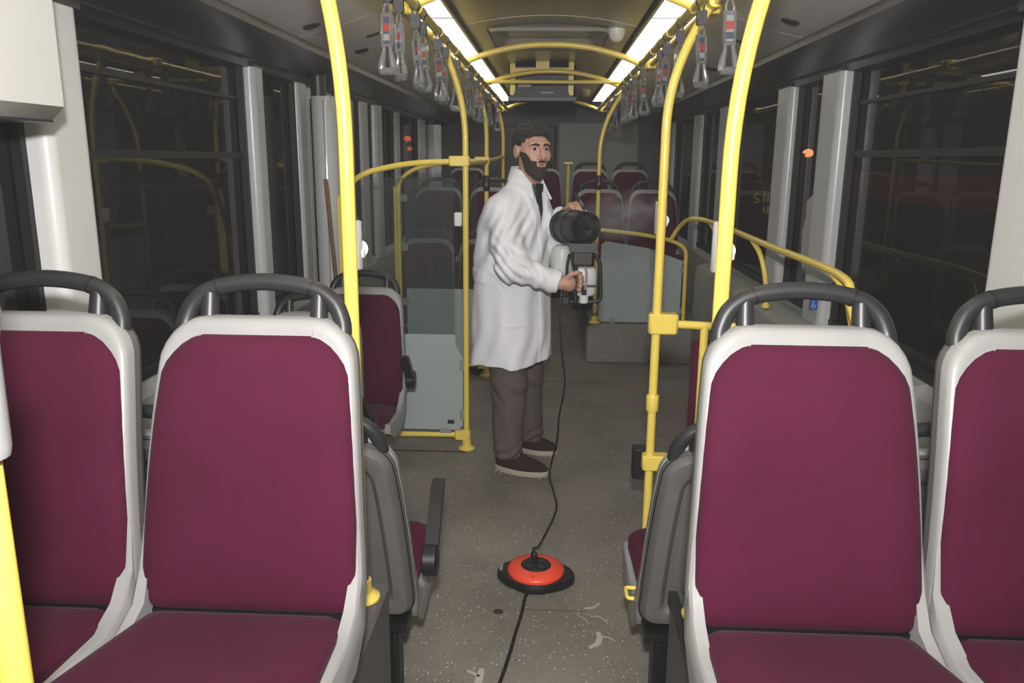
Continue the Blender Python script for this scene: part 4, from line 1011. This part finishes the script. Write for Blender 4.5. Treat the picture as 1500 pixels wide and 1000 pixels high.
# --- coat
ct = Field((-.47, 3.50, .53), (.13, 4.36, 1.60), .0058)
CT = [(.575, -.010, .180, .225), (.70, -.008, .180, .22), (.85, -.012, .180, .212), (1.0, -.014, .178, .205), (1.12, -.012, .174, .20), (1.24, -.006, .166, .208), (1.31, .004, .150, .212), (1.37, .020, .126, .200), (1.42, .040, .098, .152), (1.47, .058, .076, .086), (1.525, .066, .070, .072)]
ct.put(column(CT), TC+[-.4, -.5, .55], TC+[.4, .5, 1.55], .02, 'add', .05)
ct.chain([SHR+np.array([0, 0, -.008]), ELR, WRR+np.array([-.012, 0, 0])], [.076, .070, .050], .05)
ct.chain([SHL+np.array([0, 0, -.005]), ELL, WRL+np.array([-.006, .004, -.008])], [.077, .067, .046], .028)
GP = ct.region(ct.lo-1, ct.lo+5)[1]
q = GP-TC.astype(np.float32); U = q@fw_.astype(np.float32); V_ = q@rt_.astype(np.float32); Z_ = GP[..., 2]
ang = np.arctan2(V_, U)
# skirt folds, sleeve creases
fold = .007*np.clip((1.0-Z_)/.35, 0, 1)*np.sin(ang*5+1.6*np.sin(Z_*6)+.6)+.0035*np.sin(ang*11+Z_*12+np.sin(Z_*19))*np.clip((1.1-Z_)/.3, 0, 1)
da = np.linalg.norm(GP-ELR.astype(np.float32), axis=-1); db = np.linalg.norm(GP-(.5*(ELR+SHR)).astype(np.float32), axis=-1); dc = np.linalg.norm(GP-(.5*(ELR+WRR)).astype(np.float32), axis=-1)
s1 = GP[..., 0]*.75+Z_*1.0
fold += .012*np.exp(-(da/.10)**2)*np.sin(s1*120+2.0*np.sin(GP[..., 0]*30))
fold += .0062*np.exp(-(db/.14)**2)*np.sin((GP[..., 0]*1.0-Z_*.35)*130+1.5*np.sin(Z_*22))
fold += .008*np.exp(-(dc/.11)**2)*np.sin((GP[..., 0]*1.0+Z_*.4)*105+1.5*np.sin(Z_*40))
fold += .006*np.clip((Z_-.9)/.2, 0, 1)*np.clip((1.36-Z_)/.1, 0, 1)*np.sin(ang*9+Z_*14+1.5*np.sin(Z_*11))
ct.D += fold.astype(np.float32)
# overlapping front edge, lapels, collar stand, pocket and belt tab
front = U > .02
wv = np.clip((Z_-1.245)/.245, 0, 1)*.075
lap = np.where(front & (np.abs(V_-.0) < wv+.055) & (np.abs(V_) > wv-.01) & (Z_ > 1.25) & (Z_ < 1.50), 1, 0)*np.clip((Z_-1.25)/.05, 0, 1)
ct.D -= (.011*lap).astype(np.float32)
ct.D -= (.005*np.where(front & (V_ < .03) & (Z_ < 1.27), 1, 0)).astype(np.float32)
ct.D -= (.004*np.where((np.abs(Z_-1.02) < .028) & (ang > 1.75) & (ang < 2.75) , 1, 0)).astype(np.float32)
ct.D -= (.0035*np.where((Z_ < .80) & (Z_ > .785) & (ang > .55) & (ang < 1.3), 1, 0)).astype(np.float32)
ct.D -= (.006*np.where((Z_ > 1.462) & (U < .10), 1, 0)).astype(np.float32)
# V opening, neck hole, straight hem
open_ = np.minimum(np.minimum(wv-np.abs(V_), U-.025), Z_-1.245)
ct.D = np.maximum(ct.D, open_.astype(np.float32))
neck = .062-np.sqrt((U-.064)**2+V_**2); neck = np.minimum(neck, Z_-1.44)
ct.D = np.maximum(ct.D, neck.astype(np.float32))
hem = .578+.022*np.sin(ang+2.6)
ct.D = np.maximum(ct.D, (hem-Z_).astype(np.float32))
# cuffs end square to the forearm
for E_, W_ in ((ELR, WRR), (ELL, WRL)):
    d_ = (W_-E_)/np.linalg.norm(W_-E_); cut = (GP-W_.astype(np.float32))@d_.astype(np.float32)+.004
    near = .09-np.linalg.norm(GP-W_.astype(np.float32), axis=-1)
    ct.D = np.maximum(ct.D, np.minimum(cut, near*4).astype(np.float32))
coat = ct.mesh('lab_coat', M['coat'], man, 4)
for z in (.92, 1.06, 1.20):
    p = Vector(T(.168, -.028, z)); bt = MB().lathe([(.007, 0), (.008, .002), (.006, .004)], (0, 0, 0), tuple(fw_), 12).build('coat_button', M['whiteplastic'], coat); bt.location = p
# folded collar round the neck, ending in two points over the lapels
cr_ = []
for k_ in range(25):
    ph = -2.35+4.7*k_/24; fr_ = abs(ph)/2.35; e_ = max(0, fr_-.72)/.28
    cxf = .064+.012*fr_
    def cp(rad, z): return tuple(T(cxf-rad*math.cos(ph), rad*math.sin(ph)*1.05, z))
    zt = 1.546-.034*fr_**2-.045*e_; zb_ = 1.488-.038*fr_-.060*e_
    cr_.append([cp(.066, zt-.006), cp(.069, zt), cp(.077, zt-.001), cp(.092+.014*fr_+.012*e_, zb_), cp(.086+.012*fr_+.010*e_, zb_-.002)])
MB().loft(cr_).build('collar', M['coat'], coat)
# --- shirt and tie
sh = Field(TC+[-.28, -.28, 1.17], TC+[.28, .28, 1.56], .006)
sh.put(column([(1.20, .004, .130, .17), (1.33, .014, .118, .16), (1.40, .038, .090, .12), (1.45, .054, .072, .078), (1.515, .066, .062, .066)]), TC+[-.3, -.3, 1.2], TC+[.3, .3, 1.53], .02, 'add', .05)
sh.mesh('shirt', M['shirt'], man, 2)
rel_m = lambda p: tuple(Vector(p)-Vector(man.location))
def fwall(z): return float(np.interp(z, [1.20, 1.33, 1.40, 1.45, 1.515], [.134, .130, .128, .126, .128]))
MB().loft([[rel_m(T(fwall(z)+o_, sx*w_, z)) for sx, o_ in ((-1, .004), (-1, .014), (1, .014), (1, .004))] for z, w_ in ((1.25, .030), (1.34, .027), (1.405, .019), (1.425, .016))]).build('tie', M['tie'], man)
MB().loft([[rel_m(T(fwall(z)+o_, sx*w_, z)) for sx, o_ in ((-1, .004), (-1, .020), (1, .020), (1, .004))] for z, w_ in ((1.425, .017), (1.455, .024), (1.465, .022))]).build('tie_knot', M['tie'], man)

# --- trousers
tr = Field((-.46, 3.72, .05), (.10, 4.34, .92), .0062)
tr.chain([HIPR, KNR, ANR+np.array([0, 0, .02])], [.118, .090, .074], .03); tr.chain([HIPL, KNL, ANL+np.array([0, 0, .02])], [.118, .088, .074], .03)
tr.ell(T(-.02, 0, .84), (.14, .16, .12), None, .04)
GP = tr.region(tr.lo-1, tr.lo+5)[1]; Z_ = GP[..., 2]
fold = .0075*np.clip(np.sin((Z_*1.0+GP[..., 0]*.75)*62+1.5*np.sin(GP[..., 0]*25)), -.25, 1)*np.exp(-((Z_-.43)/.06)**2)
fold += .0055*np.sin((Z_-GP[..., 0]*.45)*120+1.6*np.sin(GP[..., 0]*30+GP[..., 1]*20))*np.exp(-((Z_-.11)/.055)**2)
fold += .004*np.sin(GP[..., 0]*60+Z_*12)*np.exp(-((Z_-.3)/.2)**2)
tr.D += fold.astype(np.float32); tr.D = np.maximum(tr.D, (.075-Z_).astype(np.float32)); tr.D = np.maximum(tr.D, (Z_-.88).astype(np.float32))
tr.mesh('trousers', M['trouser'], man, 2)

# --- shoes: upper + ridged sole
def shoe(heel, toe, name='shoe'):
    heel = Vector((*heel, 0)); toe = Vector((*toe, 0)); d = (toe-heel); L = d.length; d.normalize(); s_ = Vector((-d.y, d.x, 0))
    def outline(k_, z, off=0):
        pts = []
        for i in range(36):
            a = 2*math.pi*i/36; u_ = .5-.5*math.cos(a); wv_ = (.034+.016*math.sin(min(u_, 1)*math.pi*.85)+.006*u_)*(math.sin(math.pi*min(max(u_, .0), 1))**.42)
            p = heel+d*(L*(.5+(u_-.5)*k_))+s_*(wv_*k_*(1 if i < 18 else -1))*1.0
            pts.append((p.x, p.y, z+off))
        return pts
    root = empty(name); root.parent = man; root.location = -Vector(man.location)
    MB().loft([outline(1.0, .002), outline(1.02, .010), outline(1.02, .026), outline(.99, .030)]).build('sole', M['sole'], root)
    for i in range(9):
        p = heel+d*(L*(.06+.105*i))
        MB().tube([p+s_*.050+Vector((0, 0, .0045)), p-s_*.050+Vector((0, 0, .0045))], .004, 6).build('tread', M['sole'], root)
    up = MB(); rings = []
    for z, k_, sh_ in ((.026, .985, 0), (.045, .985, 0), (.062, .93, -.012), (.078, .78, -.032), (.095, .58, -.060), (.118, .46, -.074)):
        rings.append([(p[0]+d.x*sh_, p[1]+d.y*sh_, z) for p in outline(k_, z)])
    up.loft(rings).build('shoe_upper', M['shoe'], root)
    return root
shoe((-.262, 3.905), (.012, 3.815)); shoe((-.165, 4.19), (.062, 4.125))

# ------------------------------------------------------------------ fogging machine
fg = empty('fogging_machine', (.12, 3.72, .92)); tag(fg, 'fogging machine with black fan barrel and translucent tank held by the man', 'fogging machine')
loc = Vector(fg.location)
def L_(p): return tuple(Vector(p)-loc)
ad = Vector((.42, -.905, .05)).normalized(); fc = Vector((.165, 3.665, 1.277))
MB().lathe([(.050, -.235), (.072, -.225), (.076, -.17), (.076, -.02), (.0745, .0), (.070, .006), (.064, .0), (.058, -.05), (.02, -.06)], L_(fc), tuple(ad), 36).build('fan_barrel', M['black'], fg)
bar = MB().lathe([(.078, -.15), (.081, -.147), (.081, -.118), (.078, -.115)], L_(fc), tuple(ad), 36).build('barrel_band', M['rubber'], fg)
MB().lathe([(.060, -.242), (.078, -.238), (.080, -.21), (.077, -.205)], L_(fc), tuple(ad), 36).build('intake_ring', M['rubber'], fg)
MB().lathe([(.004, -.06), (.022, -.055), (.022, .0), (.018, .008), (.016, .0), (.006, -.01)], L_(fc+Vector((.012, 0, .014))), tuple(ad), 20).build('spray_nozzle', M['rubber'], fg)
for k_ in range(6):
    a = math.pi*2*k_/6; e1 = ad.cross(Vector((0, 0, 1))).normalized(); e2 = e1.cross(ad)
    dv = e1*math.cos(a)+e2*math.sin(a)
    MB().tube([fc-loc-ad*.045+dv*.02, fc-loc-ad*.045+dv*.062], .005, 6).build('nozzle_vane', M['black'], fg)
# saddle and motor block under the barrel
MB().loft([[L_((.095, 3.655, z)), L_((.215, 3.655, z)), L_((.225, 3.75, z)), L_((.085, 3.78, z))] for z in (1.165, 1.205)]).build('saddle', M['rubber'], fg)
MB().box(*[v for a in zip(L_((.10, 3.67, 1.10)), L_((.205, 3.77, 1.168))) for v in a], .012).build('motor_block', M['black'], fg)
# tanks
MB().loft([[(.055*math.cos(t)*k_+L_((.058, 3.77, 0))[0], .06*math.sin(t)*k_+L_((0, 3.77, 0))[1], z-loc.z) for t in np.linspace(0, 2*math.pi, 24, endpoint=False)] for z, k_ in ((1.015, .5), (1.03, .8), (1.06, .95), (1.13, 1), (1.17, .9), (1.185, .6))]).build('side_tank', M['tank'], fg)
def sq(cx_, cy_, hx, hy, z): return [(cx_+hx*np.sign(math.cos(t))*abs(math.cos(t))**.5-loc.x, cy_+hy*np.sign(math.sin(t))*abs(math.sin(t))**.5-loc.y, z-loc.z) for t in np.linspace(0, 2*math.pi, 32, endpoint=False)]
tk = MB().loft([sq(.165, 3.745, .045, .04, .955), sq(.165, 3.745, .055, .05, .968), sq(.165, 3.745, .058, .052, 1.06), sq(.165, 3.745, .05, .045, 1.085), sq(.165, 3.745, .02, .02, 1.10)]).build('solution_tank', M['tank'], fg)
MB().lathe([(.020, -.03), (.022, -.026), (.022, .012), (.016, .016)], L_((.163, 3.712, .952)), n=18).build('tank_cap', M['whiteplastic'], tk)
MB().tube(spline([L_(p) for p in ((.165, 3.69, 1.10), (.172, 3.675, 1.06), (.168, 3.676, 1.00), (.163, 3.69, .965))], 5), .006, 8).build('feed_hose', M['greyplastic'], fg)
MB().lathe([(.012, -.02), (.012, .02)], L_((.163, 3.684, .985)), n=12).build('hose_valve', M['black'], fg)
MB().box(*[v for a in zip(L_((.11, 3.688, 1.000)), L_((.225, 3.697, 1.010))) for v in a]).build('tank_band', M['black'], fg)
# tube frame: loop on the far right, grip in the hand, base
MB().tube(arc_path([L_(p) for p in ((.19, 3.72, 1.165), (.235, 3.72, 1.12), (.244, 3.72, .93), (.19, 3.72, .925), (.09, 3.72, .925))], .04, 6), .0095, 12).build('frame_loop', M['black'], fg)
MB().tube(arc_path([L_(p) for p in ((.122, 3.690, .925), (.122, 3.690, 1.10), (.112, 3.690, 1.135), (.09, 3.715, 1.14))], .02, 5), .0105, 12).build('hand_grip', M['black'], fg)
MB().tube(arc_path([L_(p) for p in ((.085, 3.72, .925), (.08, 3.72, 1.10), (.095, 3.72, 1.15))], .03, 5), .0085, 10).build('frame_upright', M['black'], fg)
MB().box(*[v for a in zip(L_((.055, 3.69, .915)), L_((.10, 3.75, .955))) for v in a], .008).build('switch_box', M['black'], fg)
# lever the left hand holds
lv = MB().tube([L_((.112, 3.842, 1.425)), L_((.150, 3.805, 1.365)), L_((.165, 3.79, 1.345))], [.008, .008, .006], 10).build('lever', M['black'], fg)
MB().tube([L_((.128, 3.83, 1.40)), L_((.152, 3.80, 1.363))], .0088, 8).build('lever_strip', M['steel'], lv)
MB().tube([L_((.165, 3.79, 1.345)), L_((.160, 3.76, 1.33))], .006, 8).build('lever_pin', M['steel'], lv)

# ------------------------------------------------------------------ mist leaving the nozzle
def volume(name, dens, color, noise=None):
    m = bpy.data.materials.new(name); m.use_nodes = True; nt = m.node_tree; nt.nodes.clear()
    o = nt.nodes.new('ShaderNodeOutputMaterial'); v = nt.nodes.new('ShaderNodeVolumeScatter'); v.inputs['Color'].default_value = (*color, 1); v.inputs['Density'].default_value = dens
    if noise:
        tc = nt.nodes.new('ShaderNodeTexCoord'); n = nt.nodes.new('ShaderNodeTexNoise'); n.inputs['Scale'].default_value = noise; n.inputs['Detail'].default_value = 3
        g = nt.nodes.new('ShaderNodeTexGradient'); g.gradient_type = 'SPHERICAL'
        nt.links.new(tc.outputs['Object'], n.inputs['Vector']); nt.links.new(tc.outputs['Object'], g.inputs['Vector'])
        mr = nt.nodes.new('ShaderNodeMapRange'); mr.inputs[1].default_value = .35; mr.inputs[2].default_value = .7; mr.inputs[3].default_value = 0; mr.inputs[4].default_value = dens
        mu = nt.nodes.new('ShaderNodeMath'); mu.operation = 'MULTIPLY'
        nt.links.new(n.outputs['Fac'], mr.inputs[0]); nt.links.new(mr.outputs[0], mu.inputs[0]); nt.links.new(g.outputs['Fac'], mu.inputs[1]); nt.links.new(mu.outputs[0], v.inputs['Density'])
    nt.links.new(v.outputs[0], o.inputs['Volume']); return m
M['mist'] = volume('mist', 9.0, (.9, .9, .92), 2.6)
ms = MB().ball((0, 0, 0), 1, 20, 14).build('spray_mist', M['mist']); ms.location = (.33, 3.70, 1.33); ms.scale = (.24, .15, .13); ms.rotation_euler = (0, -.15, 0)
tag(ms, 'thin white mist drifting from the nozzle of the fogging machine', 'mist', kind='stuff')


# ------------------------------------------------------------------ outside, at night
gd = MB().box(-40, 40, -20, 60, -.62, -.60).build('street_ground', M['asphalt'], smooth=False); tag(gd, kind='structure')
def street_light(x, y, z, r_, m, label):
    o = empty('street_light', (x, y, -.6)); tag(o, label, 'street light')
    MB().tube([(0, 0, 0), (0, 0, z+.6-r_)], .05, 8).build('lamp_post', M['asphalt'], o)
    MB().ball((0, 0, z+.6), (r_, r_, r_*.75), 12, 8).build('lamp_head', m, o)
street_light(4.80, 15.6, 1.733, .10, M['amberglow'], 'glowing amber lamp outside between two right-hand pillars')
street_light(-4.24, 24.0, 2.13, .11, M['redglow'], 'red lamp outside seen through the door-side windows')
street_light(-3.84, 22.0, 1.82, .07, M['redglow'], 'small red lamp outside beyond the passenger door')
street_light(-3.25, 14.0, 0.0, .09, M['redglow'], 'low red tail lamp outside beyond the passenger door')
sf = empty('shop_front', (4.45, 13.0, -.6)); tag(sf, 'dark shop front outside with yellow letters behind the right-hand pillar', 'shop front')
MB().box(-2.2, -.75, 0, .1, 0, 3.4).build('shop_wall', M['asphalt'], sf, smooth=False)
MB().box(-1.2, -.5, -.03, 0, 1.7, 2.3).build('lit_sign', M['dimred'], sf, smooth=False)
cu = bpy.data.curves.new('letter_s', 'FONT'); cu.body = 'S'; cu.size = .22; cu.extrude = .01
to = bpy.data.objects.new('sign_letter', cu); COL.objects.link(to); to.parent = sf; to.location = (-1.25, -.03, 1.53); to.rotation_euler = (math.pi/2, 0, 0); cu.materials.append(M['yellowsign'])
bpy.context.view_layer.update(); dg = bpy.context.evaluated_depsgraph_get(); me_ = bpy.data.meshes.new_from_object(to.evaluated_get(dg)); lt_ = bpy.data.objects.new('sign_letter', me_); COL.objects.link(lt_)
lt_.parent = sf; lt_.location = to.location; lt_.rotation_euler = to.rotation_euler; bpy.data.objects.remove(to); bpy.data.curves.remove(cu)
for i_, (x, z, h_2) in enumerate(((-1.09, 1.55, .17), (-1.03, 1.55, .13), (-.97, 1.55, .19), (-1.08, 1.38, .09), (-1.02, 1.36, .12), (-.96, 1.38, .09))):
    MB().box(x, x+.028, -.03, -.01, z, z+h_2).build('sign_stroke', M['yellowsign'], sf, smooth=False)
rv = empty('parked_vehicle', (4.2, 9.3, -.6)); tag(rv, 'dark vehicle with a faintly glowing red stripe parked outside the large right-hand window', 'vehicle')
MB().box(0, 1.8, -2.6, 2.4, .5, 2.7, .12).build('vehicle_body', M['asphalt'], rv)
MB().box(-.006, .0, -2.4, 2.3, 1.72, 2.05).build('glow_stripe', M['dimred'], rv, smooth=False)  # added stripe, glowing though no lamp, for the reddish glow in the window
for yy in (-1.7, 1.5): MB().lathe([(.2, .0), (.42, .01), (.42, .22), (.2, .23)], (.0, yy, .42), (1, 0, 0), 24).build('wheel', M['black'], rv)
